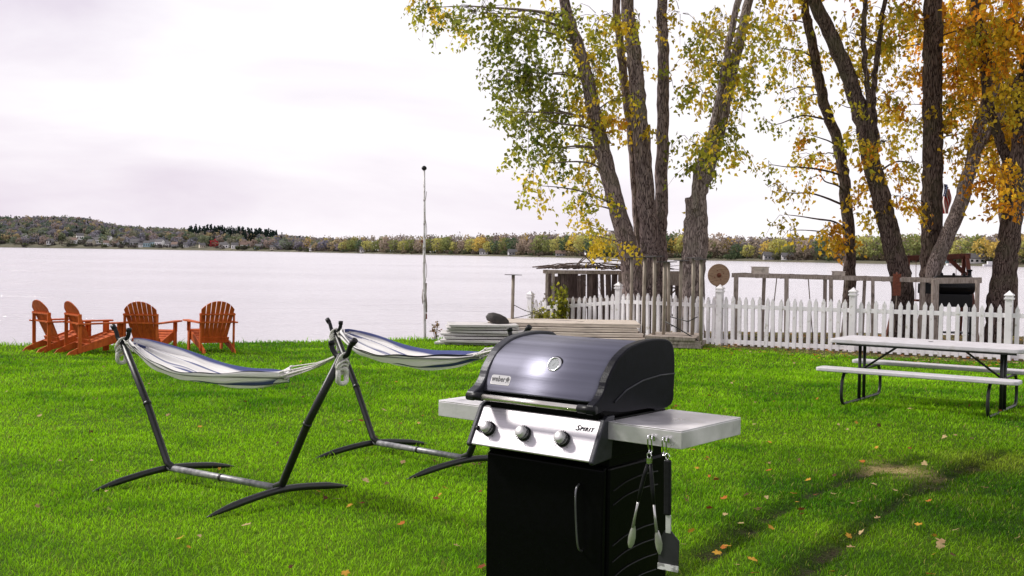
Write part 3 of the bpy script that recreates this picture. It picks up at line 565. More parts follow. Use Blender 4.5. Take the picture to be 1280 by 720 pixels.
tree('maple_tree', 'straight dark trunk tree with dense orange leaves beside the pale leaning one', 26.2,
     [[(1163, 365), (1164, 300), (1166, 200), (1165, 110), (1167, 40), (1166, 0), 27, 22, 0],], BARKD,
     [(1130, 25, 30, 30, 130, oc+yc), (1150, 90, 24, 28, 90, oc), (1190, 30, 30, 34, 190, oc), (1200, 85, 30, 32, 190, oc), (1225, 30, 30, 30, 190, oc), (1190, 140, 24, 26, 120, oc+yc), (1215, 165, 18, 20, 60, yc), (1185, 190, 20, 20, 60, oc+yc), (1145, 150, 18, 20, 60, yc), (1140, 250, 18, 14, 30, oc), (1230, 110, 24, 26, 120, oc)], 5, upE)
tree('maple_tree', 'pale grey trunk leaning right from the foot of the straight dark trunk', 25.8,
     [[(1166, 350), (1180, 305), (1198, 262), (1214, 205), (1222, 165), (1242, 105), (1258, 50), (1272, 0), 21, 13, 0], [(1212, 205), (1235, 168), (1262, 120), (1282, 80), 9, 8, -.1]], BARKL,
     [(1262, 130, 20, 16, 90, [YEL, YG]), (1236, 40, 24, 24, 90, yc), (1280, 60, 18, 20, 60, yc), (1205, 120, 16, 16, 50, yc), (1240, 180, 12, 10, 20, yc)], 8)
tree('maple_tree', 'dark trunk orange leaved tree filling the gap behind the pale leaning trunk', 30.5,
     [[(1262, 340), (1258, 250), (1262, 180), (1246, 110), (1225, 40), (1215, 0), 20, 16, 0], [(1262, 180), (1275, 110), (1290, 40), (1300, 0), 12, 10, .2]], BARKD,
     [(1195, 20, 34, 34, 150, oc), (1215, 70, 34, 34, 170, oc), (1250, 30, 34, 34, 170, oc), (1250, 95, 30, 30, 150, oc), (1200, 120, 28, 28, 130, oc), (1270, 150, 26, 30, 110, oc+[BRN]), (1235, 165, 24, 24, 90, oc+[BRN]), (1145, 40, 26, 34, 100, oc), (1260, 215, 22, 20, 50, oc), (1130, 130, 22, 20, 50, yc), (1090, 60, 24, 30, 60, yc)], 9,
     [(x_, y_, 1.5, 300, oc) for x_, y_ in [(1220, -60), (1290, -80), (1250, -190)]])
tree('maple_tree', 'rightmost thick trunk tree with golden brown leaves cut by the frame', 24.6,
     [[(1246, 390), (1254, 340), (1264, 280), (1275, 200), (1284, 120), (1292, 50), (1300, 0), 28, 22, 0], [(1270, 230), (1252, 180), (1236, 130), (1228, 60), (1222, 0), 14, 9, .5]], BARKD,
     [(1250, 60, 28, 34, 190, oc), (1275, 30, 26, 30, 160, oc), (1262, 110, 24, 24, 120, yc), (1285, 85, 20, 24, 100, [YEL, YG, YEL]), (1245, 160, 24, 22, 100, oc), (1270, 180, 22, 24, 100, oc), (1240, 205, 22, 20, 80, oc), (1272, 150, 18, 12, 60, [YEL, YG]), (1225, 225, 18, 16, 40, oc), (1268, 230, 16, 16, 40, oc), (1250, 255, 16, 12, 20, oc), (1300, 150, 20, 50, 120, oc)], 6,
     [(x_, y_, 1.4, 300, oc) for x_, y_ in [(1260, -50), (1330, -40), (1300, -180), (1380, -120), (1360, 40)]])
# ------------------------------------------------------------------ picket fence
def build_fence():
    root = empty('picket_fence', onz(4.47, 23.8), 0, 'white vinyl picket fence with pointed posts along the lakeside yard edge', 'fence'); o0 = root.location.copy()
    posts = [(.46, 27.4, -.27), (2.5, 26, 0), (4.47, 23.8, 0), (6.84, 22.2, 0), (9.27, 20.65, 0), (11.7, 19.1, 0), (14.1, 17.5, 0)]
    H = 1.24
    for (x, y, dz) in posts:
        g = Vector((x, y, -.013*y+dz))-o0; b = MB(); b.box(g+Vector((0, 0, H/2-.15)), (.125, .125, H+.1), rz=-.6); p = b.build('post', WHITEP, root, .006)
        b = MB(); T = Matrix.Translation(g+Vector((0, 0, H-.10))) @ Matrix.Rotation(-.6+pi/4, 4, 'Z')
        b.lathe([(.115, 0), (.115, .03), (.088, .035), (.088, .06), (.115, .065), (.115, .085), (.06, .12), (.004, .165)], 4, T, False); b.build('post_cap', WHITEP, p)
    for (a, c) in zip(posts[:-1], posts[1:]):
        A = Vector((a[0], a[1], -.013*a[1]+a[2]*.5+(-.12 if a[2] else 0)))-o0; C = Vector((c[0], c[1], -.013*c[1]+(-.02 if a[2] else 0)))-o0
        d = (C-A); L_ = d.length; dn = d.normalized()
        for zz in (.085, .84):
            b = MB(); b.beam(A+Vector((0, 0, zz)), C+Vector((0, 0, zz)), .045, .085, up=(0, 0, 1)); b.build('rail', WHITEP, root, .004)
        n = int(L_/.148); b = MB()
        for i in range(1, n):
            p = A+d*(i/n); q = Vector((0, 0, 1)); s = Vector((dn.x, dn.y, 0)).normalized(); nn = s.cross(q)*.02
            jz = random.uniform(-.02, .02); w2 = .036; p = p+s*random.uniform(-.007, .007); q = (q+s*random.gauss(0, .012)).normalized()
            pr = [p-s*w2+q*.01, p+s*w2+q*.01, p+s*w2+q*(.96+jz), p+q*(1.04+jz), p-s*w2+q*(.96+jz)]
            vs = [v-nn*1.35 for v in pr]+[v+nn*1.35 for v in pr]
            b.add(vs, [(4, 3, 2, 1, 0), (5, 6, 7, 8, 9)]+[(k, (k+1) % 5, 5+(k+1) % 5, 5+k) for k in range(5)])
        b.build('picket_panel', WHITEP, root)
build_fence()
# ------------------------------------------------------------------ adirondack chairs
def make_chair():
    r = empty('adirondack_chair', (0, 0, 0), 0, 'x', 'garden chair', 'red wooden garden chairs at the lake edge')
    for s in (-1, 1):
        b = MB(); y = s*.27
        b.prism([(0, 0), (.09, 0), (.09, .14), (0, .14)], 0, 0.001) if False else None
        pr = [(.40, .21), (.40, .34), (.30, .345), (-.30, .155), (-.50, .07), (-.56, 0), (-.40, 0), (-.30, .045)]
        vs = [(x, y-.014, z) for x, z in pr]+[(x, y+.014, z) for x, z in pr]; k = len(pr)
        b.add(vs, [tuple(range(k)), tuple(range(2*k-1, k-1, -1))]+[((i+1) % k, i, k+i, k+(i+1) % k) for i in range(k)]); b.build('rear_leg', RED, r, .003)
        b = MB(); b.box((.375, s*.30, .265), (.11, .028, .53)); b.box((.375, s*.325, .44), (.035, .024, .17)); b.build('front_leg', RED, r, .003)
        b = MB(); b.box((-.335, s*.30, .375), (.06, .026, .67)); b.build('rear_post', RED, r, .003)
        b = MB(); pr = [(-.40, -.035), (-.40, .035), (.05, .05), (.3, .075), (.47, .07), (.51, .03), (.51, -.03), (.47, -.06), (.1, -.05)]
        vs = [(x, s*(.325+v), .53) for x, v in pr]+[(x, s*(.325+v), .556) for x, v in pr]; k = len(pr)
        b.add(vs, [tuple(range(k)), tuple(range(2*k-1, k-1, -1))]+[((i+1) % k, i, k+i, k+(i+1) % k) for i in range(k)]); b.build('armrest', RED, r, .003)
    b = MB()
    for i in range(7):
        t = i/6; x = .41-t*.56; z = .362-t*.178-(.02*math.sin(t*pi)); b.box((x, 0, z), (.082, .57, .02), ry=-.31+.1*(t-.5))
    b.box((.425, 0, .30), (.022, .56, .09)); b.build('seat', RED, r, .003)
    b = MB(); B0 = Vector((-.11, 0, .19)); ax = Vector((-.40, 0, .92)).normalized()
    for i in range(7):
        t = (i-3)/3; yb = t*.200; yt = t*.262; w0, w1 = .0325, .0365; hf = lambda y: .80-1.25*y*y-6*y**4
        n_ = Vector((ax.z, 0, -ax.x))*.009; p0 = B0+Vector((0, yb, 0)); dy = Vector((0, 1, 0)); q_ = lambda y: B0+ax*hf(y)+dy*y
        vs = [p0-dy*w0, p0+dy*w0, q_(yt+w1), q_(yt), q_(yt-w1)]
        b.add([v-n_ for v in vs]+[v+n_ for v in vs], [(0, 1, 2, 3, 4), (9, 8, 7, 6, 5)]+[((k+1) % 5, k, 5+k, 5+(k+1) % 5) for k in range(5)])
    b.build('backrest', RED, r, .002)
    b = MB(); n_ = Vector((ax.z, 0, -ax.x))
    for h, wd_, t_ in ((.05, .54, .08),):
        c = B0+ax*h-n_*.022; b.box(c, (.026, wd_, t_), ry=math.atan2(ax.x, ax.z))
    b.build('lower_back_rail', RED, r, .002); b = MB(); b.box((-.345, 0, .685), (.05, .64, .028)); b.build('top_back_rail', RED, r, .002); b = MB(); b.box((-.335, 0, .545), (.02, .60, .03))
    b.build('back_brace', RED, r, .002)
    return r
proto = make_chair()
for i, (px, py, ang, lb) in enumerate([(75, 438.5, 47, 'red wooden garden chair, leftmost, facing right toward the fire ring'), (115, 441.5, 43, 'red wooden garden chair in front of the leftmost one, seen from its side'),
                                       (187, 441, 82, 'red wooden garden chair seen from behind just above the left hammock end'), (264, 440, 122, 'red wooden garden chair, rightmost, seen from behind with left arm out')]):
    c = proto if i == 0 else copy_tree(proto); g = G(px, py); c.location = g; c.rotation_euler = (R(random.uniform(-1, 1)), 0, R(ang)); c['label'] = lb
for k, (px, py) in enumerate([(478, 421), (487, 421.5), (497, 421), (365, 424), (150, 426), (300, 424.5)]):
    q_ = G(px, py); q_.y += .25; b = MB(); sc_ = random.uniform(.6, 1.2)
    b.lathe([(.02, -.05), (.12, -.03), (.14, .03), (.10, .08), (.02, .10)], 8, Matrix.Rotation(random.uniform(0, 3), 4, 'Z') @ Matrix.Diagonal((sc_*1.3, sc_, sc_*.8, 1)), False)
    o = b.build('bank_stone', STONE, None, .02, loc=(q_.x, q_.y, float(gz(q_.x, q_.y))+.02)); tag(o, 'small dark stone at the grassy edge of the bank above the water', 'stone', 'dark stones along the bank edge')
# fire ring
fr = empty('fire_ring', G(224, 427), 0, 'low ring of dark stones on the grass between the red chairs', 'fire ring')
for k in range(11):
    b = MB(); a = 2*pi*k/11; b.lathe([(.02, -.04), (.12, -.02), (.14, .05), (.10, .13), (.03, .15)], 7, Matrix.Translation((.5*math.cos(a), .5*math.sin(a), 0)) @ Matrix.Rotation(random.uniform(0, 3), 4, 'Z') @ Matrix.Diagonal((1, 1.3, 1, 1)), False)
    b.build('stone', STONE, fr, .02)
# ------------------------------------------------------------------ hammock stands + hammocks
HB, HA, HH = .645, .58, 1.03
def make_stand():
    r = empty('hammock_stand', (0, 0, 0), 0, 'x', 'hammock stand', 'black steel hammock stands on the lawn')
    b = MB(); b.tube([(-HB, 0, .095), (HB, 0, .095)], .024, 12); b.build('base_bar', mat('worn_black_bar', (.30, .30, .31), (.14, .14, .15), 20, .45, .4, .1, 80), r)
    b = MB()
    for x in (-.02,): b.tube([(x, 0, .095), (x+.02, 0, .095)], .028, 12)
    b.build('bar_collar', BLACKMETAL, r)
    for s in (-1, 1):
        b = MB(); b.tube(catmull([(s*HB, -.62, .012), (s*HB, -.35, .06), (s*HB, 0, .09), (s*HB, .35, .06), (s*HB, .62, .012)], 6), [.004, .009, .014, .018, .022]+[.025]*15+[.022, .018, .014, .009, .004], 10); b.build('foot', BLACKMETAL, r)
        b = MB(); A = Vector((s*(HB-.07), 0, .10)); T = Vector((s*(HB+HA), 0, HH)); b.tube([A, (s*HB, 0, .13), A.lerp(T, .5), T], .027, 12); b.tube([A.lerp(T, .48), A.lerp(T, .50)], .031, 12); b.build('post', BLACKMETAL, r)
        b = MB(); c = Vector((s*(HB+HA), 0, HH))
        b.tube(catmull([c+Vector((-s*.10, 0, .085)), c+Vector((-s*.09, 0, .035)), c+Vector((-s*.04, 0, -.01)), c+Vector((s*.04, 0, .0)), c+Vector((s*.075, 0, .06)), c+Vector((s*.115, 0, .095))], 5), .017, 10)
        b.tube([c+Vector((s*.09, 0, .075)), c+Vector((s*.12, 0, .102))], .021, 10); b.tube([c+Vector((-s*.097, 0, .06)), c+Vector((-s*.10, 0, .09))], .021, 10)
        b.build('hook', BLACKPL, r)
        b = MB(); b.tube([c-Vector((s*.0, 0, .06)), c-Vector((0, 0, .055))], .001, 4)
    return r
def fabricmat():
    m, nt, b, out = newmat('striped_cotton'); L = nt.links.new
    a = nd(nt, 'ShaderNodeAttribute', attribute_name='Col'); b.inputs['Roughness'].default_value = .9; b.inputs['Specular IOR Level'].default_value = .1
    tc = nd(nt, 'ShaderNodeTexCoord'); n = nd(nt, 'ShaderNodeTexNoise'); n.inputs['Scale'].default_value = 220; L(tc.outputs['Object'], n.inputs[0])
    bp = nd(nt, 'ShaderNodeBump'); bp.inputs['Distance'].default_value = .003; L(n.outputs[0], bp.inputs['Height']); L(bp.outputs[0], b.inputs['Normal'])
    L(a.outputs['Color'], b.inputs['Base Color'])
    t = nd(nt, 'ShaderNodeBsdfTranslucent'); L(a.outputs['Color'], t.inputs[0]); mx = nd(nt, 'ShaderNodeMixShader'); mx.inputs[0].default_value = .3
    L(b.outputs[0], mx.inputs[1]); L(t.outputs[0], mx.inputs[2]); L(mx.outputs[0], out.inputs[0]); return m
FAB = fabricmat()
W_ = (.93, .91, .90); B_ = (.11, .13, .30)
STR = [(-1.01, (.02, .022, .03)), (-.95, W_), (-.84, (.02, .022, .03)), (-.80, W_), (-.48, B_), (-.38, W_), (-.16, (.3, .3, .4)), (-.12, W_), (.12, B_), (.24, W_), (.29, B_), (.32, W_), (.52, B_), (.60, W_), (.88, B_)]
def make_hammock(ua, ub, sag, seed, W=.215, twist=.0):
    r = empty('hammock', (0, 0, 0), 0, 'x', 'hammock'); rg = np.random.default_rng(seed)
    X0 = HB+HA-.03; ZT = HH+.0
    nu, nv = 90, 60; V = []; Cc = []
    ph = rg.uniform(0, 6, 6)
    def surf(u, v):
        s = (u-ua)/(ub-ua); x = -X0+2*X0*u; zc = ZT-sag*(4*u*(1-u))**1.15
        g = math.sin(pi*min(max(s, 0), 1))**.62; w_ = .022+W*g
        sk = twist*math.sin(pi*s)
        fold = (1-g)*.95+.34
        y = w_*math.sin(v*1.35)/math.sin(1.35)+sk*.1+.012*fold*math.sin(v*19+ph[0]+s*3)
        z = zc+(.02+.10*g)*v*v-.0*g+.017*fold*math.sin(v*14+ph[1]-s*4)+.012*fold*math.sin(v*31+ph[2])+.012*math.sin(s*9+v*3+ph[3])+.006*math.sin(s*26+v*9+ph[4])*math.sin(v*7+ph[5])+sk*v*.25
        return x, y, z
    for i in range(nu+1):
        for j in range(nv+1):
            v = -1+2*j/nv; V.append(surf(ua+(ub-ua)*i/nu, v)); c = [k for p, k in STR if v >= p][-1]; Cc.append(c)
    i = np.arange(nu*(nv+1)).reshape(nu, nv+1)[:, :-1].ravel(); Fc = np.stack([i, i+1, i+nv+2, i+nv+1], 1)
    f = npmesh('fabric', V, Fc, FAB, np.array(Cc), parent=r, smooth=True); sm = f.modifiers.new('s', 'SOLIDIFY'); sm.thickness = .003
    for e_, uu, hk in ((-1, ua, Vector((-X0+.0, 0, ZT+.0))), (1, ub, Vector((X0, 0, ZT)))):
        b = MB()
        for k in range(16):
            v = -1+2*k/15; p = Vector(surf(uu+(.012 if e_ < 0 else -.012), v)); mid = p.lerp(hk, .55)+Vector((0, random.uniform(-.012, .012), -.018))
            b.tube([p, mid, hk+Vector((0, random.uniform(-.01, .01), random.uniform(-.012, .012)))], .0042, 5, cap=False)
            b.tube([p-(p-mid).normalized()*-.0, p.lerp(mid, .12)], .008, 5)
        b.build('cords', ROPE, r)
        b = MB(); hk2 = hk+Vector((e_*.03, 0, 0))
        for q in range(5):
            c = hk2+Vector((e_*random.uniform(-.012, .012), 0, -.02-.008*q)); rr = .036+.010*random.random()
            b.tube([c+Vector((rr*.55*math.cos(a_), rr*math.sin(a_), rr*.9*math.cos(a_)+(-.01*q))) for a_ in np.linspace(0, 2*pi, 15)], .008, 6, cap=False)
        c = hk2+Vector((0, 0, -.135))
        b.tube([c+Vector((.008*math.sin(3*a_), .042*math.sin(a_), .05*math.cos(a_))) for a_ in np.linspace(0, 2*pi, 17)], .016, 8, cap=False)
        b.build('rope_loop', ROPE, r)
    return r
def place_h(o, a, b, dz=0, sz=1, tilt=0):
    o.scale = (1, 1, sz)
    A = G(*a); B = G(*b); o.location = ((A+B)/2)+Vector((0, 0, dz)); o.rotation_euler = (0, math.atan2(A.z-B.z, (B-A).xy.length)-tilt, math.atan2(B.y-A.y, B.x-A.x))
FA = ((212, 598), (350, 627)); FB = ((464, 562), (590, 590))
st = make_stand(); place_h(st, *FA, 0, 1.0); st['label'] = 'black steel hammock stand at left, nearer the camera, fully in view'
st2 = copy_tree(st); place_h(st2, *FB, 0, 1.02, .02); st2['label'] = 'black steel hammock stand farther back, its right post behind the grill'
h1 = make_hammock(.05, .80, .275, 3); place_h(h1, *FA, 0, 1.0); tag(h1, 'blue and white striped hammock sagging between the left stand posts', 'hammock', 'striped hammocks')
h2 = make_hammock(.05, .84, .265, 9, .25); place_h(h2, *FB, 0, 1.02, .02); tag(h2, 'blue and white striped hammock reaching behind the barbecue grill', 'hammock', 'striped hammocks')
# ------------------------------------------------------------------ gas grill
def build_grill():
    gx, gyy = .150, 4.853; base = float(gz(gx, gyy))
    g = empty('gas_grill', (gx, gyy, base), -R(38.7), 'black gas grill with dark steel lid and two steel side shelves', 'grill')
    dz = -base
    Z = lambda z: z+dz
    # cabinet
    b = MB(); b.box((.018, .25, Z(.39)-.03), (.645, .49, .70)); cab = b.build('cabinet', ENAMEL, g, .012, 3)
    b = MB(); b.prism([(-.004, Z(.06)), (-.026, Z(.07)), (-.032, Z(.4)), (-.026, Z(.70)), (-.004, Z(.715))], -.302, .335); door = b.build('door', ENAMEL, g, .006)
    b = MB(); b.tube(catmull([(.235, -.030, Z(.345)), (.232, -.058, Z(.37)), (.222, -.062, Z(.49)), (.216, -.058, Z(.60)), (.214, -.030, Z(.63))], 6), .0045, 10); b.build('handle', mat('dull_handle', (.2, .2, .21), (.14, .14, .15), 10, .3, .8), door)
    for z0 in (.635, .575, .40, .33, .26, .19):
        b = MB(); b.tube(catmull([(.3405, .04, Z(z0-.03)), (.343, .14, Z(z0-.003)), (.343, .28, Z(z0+.008)), (.3405, .40, Z(z0+.004))], 5), .0035, 6); b.build('side_rib', BLACKPL, g)
    for (x, y) in ((-.29, .05), (.29, .05), (-.29, .42), (.29, .42)):
        b = MB(); b.lathe([(.035, -.012), (.04, -.008), (.04, .008), (.035, .012)], 20, Matrix.Translation((x, y, .04)) @ Matrix.Rotation(pi/2, 4, 'X')); b.box((x, y, .075), (.03, .04, .03)); b.build('caster', BLACKPL, g)
    # frame struts under the shelves + firebox
    b = MB(); b.prism([(.02, Z(.72)), (.44, Z(.72)), (.485, Z(.83)), (.485, Z(.985)), (-.015, Z(.985)), (-.015, Z(.86))], -.30, .30); b.build('firebox', ENAMEL, g, .008)
    b = MB(); b.box((0, .235, Z(.725)), (.66, .43, .05)); b.box((.325, .24, Z(.83)), (.02, .46, .17)); b.box((-.325, .24, Z(.83)), (.02, .46, .17)); b.build('cook_box_frame', ENAMEL, g, .004)
    # control panel
    ang = math.atan2(.08, .15)
    prof = [(-.105, Z(.748)), (-.10, Z(.742)), (0, Z(.755)), (.02, Z(.90)), (-.005, Z(.912)), (-.022, Z(.905))]
    b = MB(); b.prism(prof, -.335, .315); cp = b.build('control_panel', STEEL, g, .006, 3)
    for s in (-1, 1):
        b = MB(); pr = [(-.114, Z(.745)), (-.105, Z(.733)), (.03, Z(.745)), (.05, Z(.93)), (0, Z(.928)), (-.026, Z(.914))]; xx = -.345 if s < 0 else .326
        b.prism(pr, xx-.0115, xx+.0115); b.build('panel_end', GRAPH, g, .006, 3)
    up_ = Vector((0, .083, .157)).normalized(); nrm = Vector((0, -.157, .083)).normalized()
    def on(x, h): return Vector((x, -.105, Z(.748)))+up_*h
    FR = lambda x, h, off=.0: Matrix.Translation(on(x, h)+nrm*off) @ Matrix((Vector((1, 0, 0)), up_, nrm)).transposed().to_4x4()
    for x in (-.256, -.055, .155):
        b = MB(); b.lathe([(.034, 0), (.034, .006), (.030, .008), (.030, .010)], 28, FR(x, .078)); k = b.build('knob', BLACKPL, g)
        b = MB(); b.lathe([(.027, .008), (.0255, .028), (.0235, .042), (.019, .047), (.005, .048)], 28, FR(x, .078)); b.build('knob_face', mat('satin_knob', (.66, .65, .65), (.55, .54, .54), 20, .42, .45), k)
        b = MB()
        for q in range(16): a = 2*pi*q/16; b.box(FR(x, .078) @ Vector((.0262*math.cos(a), .0262*math.sin(a), .022)), (.003, .003, .022), rx=-math.atan2(.157, .083)+0)
        b.build('knob_grip', GRAPH, k)
        b = MB(); MT = FR(x, .078, .0012)
        for q in range(3): a = pi*1.25+q*pi*.25; b.box((.043*math.cos(a), .043*math.sin(a), 0), (.006, .0022, .0008), MT @ Matrix.Identity(4)) if False else b.add([MT @ Vector((.043*math.cos(a)+dx, .043*math.sin(a)+dy, 0)) for dx, dy in ((-.004, -.001), (.004, -.001), (.004, .001), (-.004, .001))], [(0, 1, 2, 3)])
        b.build('dial_mark', GRAPH, k)
    b = MB(); b.lathe([(.011, 0), (.011, .012), (.008, .016)], 16, FR(-.318, .074)); b.build('ignition_button', BLACKPL, g)
    PR = mat('panel_print', (.015, .015, .018), None, 5, .9, spec=.05)
    text_mb('S', .034, FR(.208, .138, .0012), 'lettering', PR, cp, shear=.3, sx=1.2, off=.0003)
    text_mb('PIRIT', .024, FR(.255, .1365, .0012), 'lettering', PR, cp, shear=.3, spacing=1.25, sx=1.05, off=.0003)
    # side shelves
    for s in (-1, 1):
        x0, x1 = (.335, .69) if s > 0 else (-.63, -.335)
        b = MB(); th = .0045; zt = Z(.907); zb = Z(.831); y0, y1 = .0, .51
        b.box(((x0+x1)/2, (y0+y1)/2, zt-.003), (x1-x0, y1-y0, .006)); b.box(((x0+x1)/2, y0+.003, (zt+zb)/2-.003), (x1-x0, .006, zt-zb-.006)); b.box(((x0+x1)/2, y1-.003, (zt+zb)/2-.003), (x1-x0, .006, zt-zb-.006))
        xe = x1-.003 if s > 0 else x0+.003; b.box((xe, (y0+y1)/2, (zt+zb)/2-.003), (.006, y1-y0-.012, zt-zb-.006))
        sh = b.build('side_shelf', STEELT, g, .0025, 2)
        b = MB(); b.box(((x0+x1)/2, .25, zb+.02), (x1-x0-.03, .46, .03)); b.build('shelf_frame', BLACKPL, g)
    # lid: shell, two end caps, handle, thermometer, badge
    shell = catmull([Vector((a, Z(c), 0)) for a, c in [(-.052, .985), (-.030, 1.035), (-.006, 1.085), (.055, 1.152), (.16, 1.200), (.30, 1.216), (.42, 1.208), (.49, 1.17), (.505, 1.08), (.49, .99)]], 5)
    b = MB(); b.sheet([(p.x, p.y) for p in shell][::-1], -.318, .318, .006); lid = b.build('lid', LIDM, g)
    cap = [(-.045, .955), (-.118, .945), (-.128, .962), (-.118, .985), (-.075, 1.008), (-.04, 1.045), (-.018, 1.09), (.045, 1.158), (.10, 1.192), (.17, 1.218), (.30, 1.236), (.42, 1.234), (.48, 1.222), (.515, 1.19), (.528, 1.12), (.525, 1.0), (.505, .93), (.38, .915), (.32, .93), (.10, .935)]
    cp2 = catmull([Vector((a, Z(c), 0)) for a, c in cap+[cap[0]]], 3)[:-1]
    for s in (-1, 1):
        b = MB(); x0, x1 = (.304, .345) if s > 0 else (-.352, -.304)
        b.prism([(p.x, p.y) for p in cp2], x0, x1); b.build('lid_end', GRAPH if s < 0 else mat('dark_end_cap', (.006, .006, .011), (.004, .004, .007), 30, .36, 0, .1, 200, spec=.12), g, .007, 3)
        b = MB(); xx = s*(.347 if s > 0 else .354); b.tube([(xx, y, Z(z)) for y, z in [(.03, .985), (.12, 1.03), (.25, 1.06), (.40, 1.072), (.52, 1.07)]], .004, 6)
        if s > 0: b.build('cap_ridge', GRAPH, g)
    b = MB(); b.tube([(-.30, -.112, Z(.965)), (.30, -.112, Z(.965))], .0145, 16); hd = b.build('lid_handle', mat('satin_handle', (.80, .77, .70), (.7, .66, .6), 10, .25, .9), g)
    for s in (-1, 1):
        b = MB(); b.tube([(s*.348, -.112, Z(.965)), (s*.262, -.112, Z(.965))], .0185, 16); b.build('handle_ferrule', BLACKPL, g)
    b = MB(); tn = Vector((0, -.86, .51)).normalized(); tu = Vector((0, .51, .86)).normalized(); TM = Matrix.Translation(Vector((.04, .020, Z(1.121)))) @ Matrix((Vector((1, 0, 0)), tu, tn)).transposed().to_4x4()
    b.lathe([(.036, -.01), (.036, .008), (.033, .013), (.029, .013), (.028, .009)], 32, TM); th_ = b.build('thermometer', CHROME, g)
    b = MB(); b.lathe([(.0415, -.012), (.0415, .003), (.036, .004)], 32, TM); b.build('seat_ring', BLACKPL, th_)
    b = MB(); b.lathe([(.0275, .007), (.0275, .0095)], 32, TM, False); b.build('dial', mat('dial_white', (.40, .42, .43), None, 3, .7, spec=.1), th_)
    b = MB()
    for q in range(9): a = R(-30+q*30); c_, s_ = math.cos(a), math.sin(a); b.add([TM @ Vector((r_*c_+w_*s_, r_*s_-w_*c_, .0102)) for r_, w_ in ((.019, .0006), (.019, -.0006), (.024, -.0006), (.024, .0006))], [(0, 1, 2, 3)])
    b.add([TM @ Vector(v) for v in ((-.006, -.008, .0106), (-.004, -.009, .0106), (.010, .014, .0106))], [(0, 1, 2)]); b.build('needle', BLACKPL, th_)
    up2 = Vector((0, .046, .10)).normalized(); n2 = Vector((0, -.10, .046)).normalized()
    BM = Matrix.Translation(Vector((-.222, -.029, Z(1.037)))+n2*.003) @ Matrix((Vector((1, 0, 0)), up2, n2)).transposed().to_4x4()
    b = MB(); w_, h_ = .055, .0245; pr = []
    for cx, cy, a0 in ((w_-.007, h_-.007, 0), (-w_+.007, h_-.007, 90), (-w_+.007, -h_+.007, 180), (w_-.007, -h_+.007, 270)):
        for q in range(5): a = R(a0+q*22.5); pr.append((cx+.007*math.cos(a), cy+.007*math.sin(a)))
    k = len(pr); b.add([BM @ Vector((x, y, -.002)) for x, y in pr]+[BM @ Vector((x, y, .004)) for x, y in pr], [tuple(range(k-1, -1, -1)), tuple(range(k, 2*k))]+[(i, (i+1) % k, k+(i+1) % k, k+i) for i in range(k)])
    bd = b.build('badge', mat('badge_plate', (.62, .61, .60), None, 5, .35, .6), g, .0012)
    b = MB(); b.add([BM @ Vector((x*.93, y*.86, .0044)) for x, y in pr], [tuple(range(k))]); b.build('badge_field', mat('badge_field', (.33, .33, .34), None, 5, .4, .5), bd)
    DK = mat('badge_dark', (.75, .74, .72), None, 5, .35)
    text_mb('weber', .036, BM @ Matrix.Translation((-.012, .002, .005)), 'lettering', mat('badge_ink', (.02, .02, .022), None, 5, .4), bd, sx=.76, ext=.0004, off=.0006, spacing=1.1)
    b = MB(); T = BM @ Matrix.Translation((.040, .003, .0052)); pts = [(.0095*math.cos(a), .0085*math.sin(a)) for a in np.linspace(0, 2*pi, 17)[:-1]]
    b.add([T @ Vector((x, y, 0)) for x, y in pts], [tuple(range(16))])
    for q in (-1, 1): b.add([T @ Vector(v) for v in ((q*.003, -.006, 0), (q*.009, -.016, 0), (q*.0065, -.016, 0), (q*.001, -.006, 0))], [(0, 1, 2, 3) if q < 0 else (3, 2, 1, 0)])
    b.add([T @ Vector(v) for v in ((-.003, .008, 0), (.003, .008, 0), (.003, .012, 0), (-.003, .012, 0))], [(0, 1, 2, 3)])
    b.build('kettle_mark', MATS['badge_ink'], bd)
    # hooks and tools
    MW = Matrix.Translation((gx, gyy, base)) @ Matrix.Rotation(-R(38.7), 4, 'Z')
    for i, x in enumerate((.557, .625)):
        h = empty('shelf_hook', MW @ Vector((x, 0, Z(.86))), -R(38.7), ('left chrome hook on the grill shelf edge, holding the tongs', 'right chrome hook on the grill shelf edge, holding the spatula')[i], 'hook', 'chrome hooks on the grill shelf')
        for q in (-.008, .008):
            b = MB(); b.tube(catmull([(q, -.003, .004), (q, -.014, .016), (q*1.1, -.026, .006), (q*1.1, -.024, -.022), (q*.9, -.018, -.046), (q*.4, -.026, -.060)], 5), .0033, 8); b.build('wire', CHROME, h)
        b = MB(); b.box((0, -.0045, .002), (.026, .005, .02)); b.build('clip', CHROME, h, .001)
    # tongs
    t = empty('grill_tongs', MW @ Vector((.557, -.026, Z(.80))), -R(38.7), 'steel grill tongs with black grips hanging open from the shelf hook', 'tongs')
    b = MB(); b.tube([(.010*math.cos(a), -.002, .012*math.sin(a)-.006) for a in np.linspace(0, 2*pi, 15)], .0025, 6, cap=False); b.box((0, 0, -.028), (.018, .014, .024)); b.build('hinge', CHROME, t)
    for s, tip in ((-1, -.088), (1, .055)):
        b = MB(); A = Vector((s*.004, 0, -.03)); 
        def at_(f, y=0): return Vector((A.x+(tip-A.x)*f**.9, y-.008*math.sin(pi*f), -.03-.37*f))
        b.tube([at_(f) for f in (.02, .15, .3, .46)], [.007, .009, .009, .007], 8); b.build('grip', BLACKPL, t)
        b = MB(); b.tube([at_(f) for f in (.44, .6, .76)], [.005, .005, .007], 8)
        q = [at_(f) for f in (.74, .80, .88, .95, 1.0)]; ws = [.007, .014, .018, .016, .007]; vs = []; 
        for p, wv in zip(q, ws): vs += [p+Vector((-wv, .005, 0)), p+Vector((0, -.006, 0)), p+Vector((wv, .005, 0))]
        fs = []
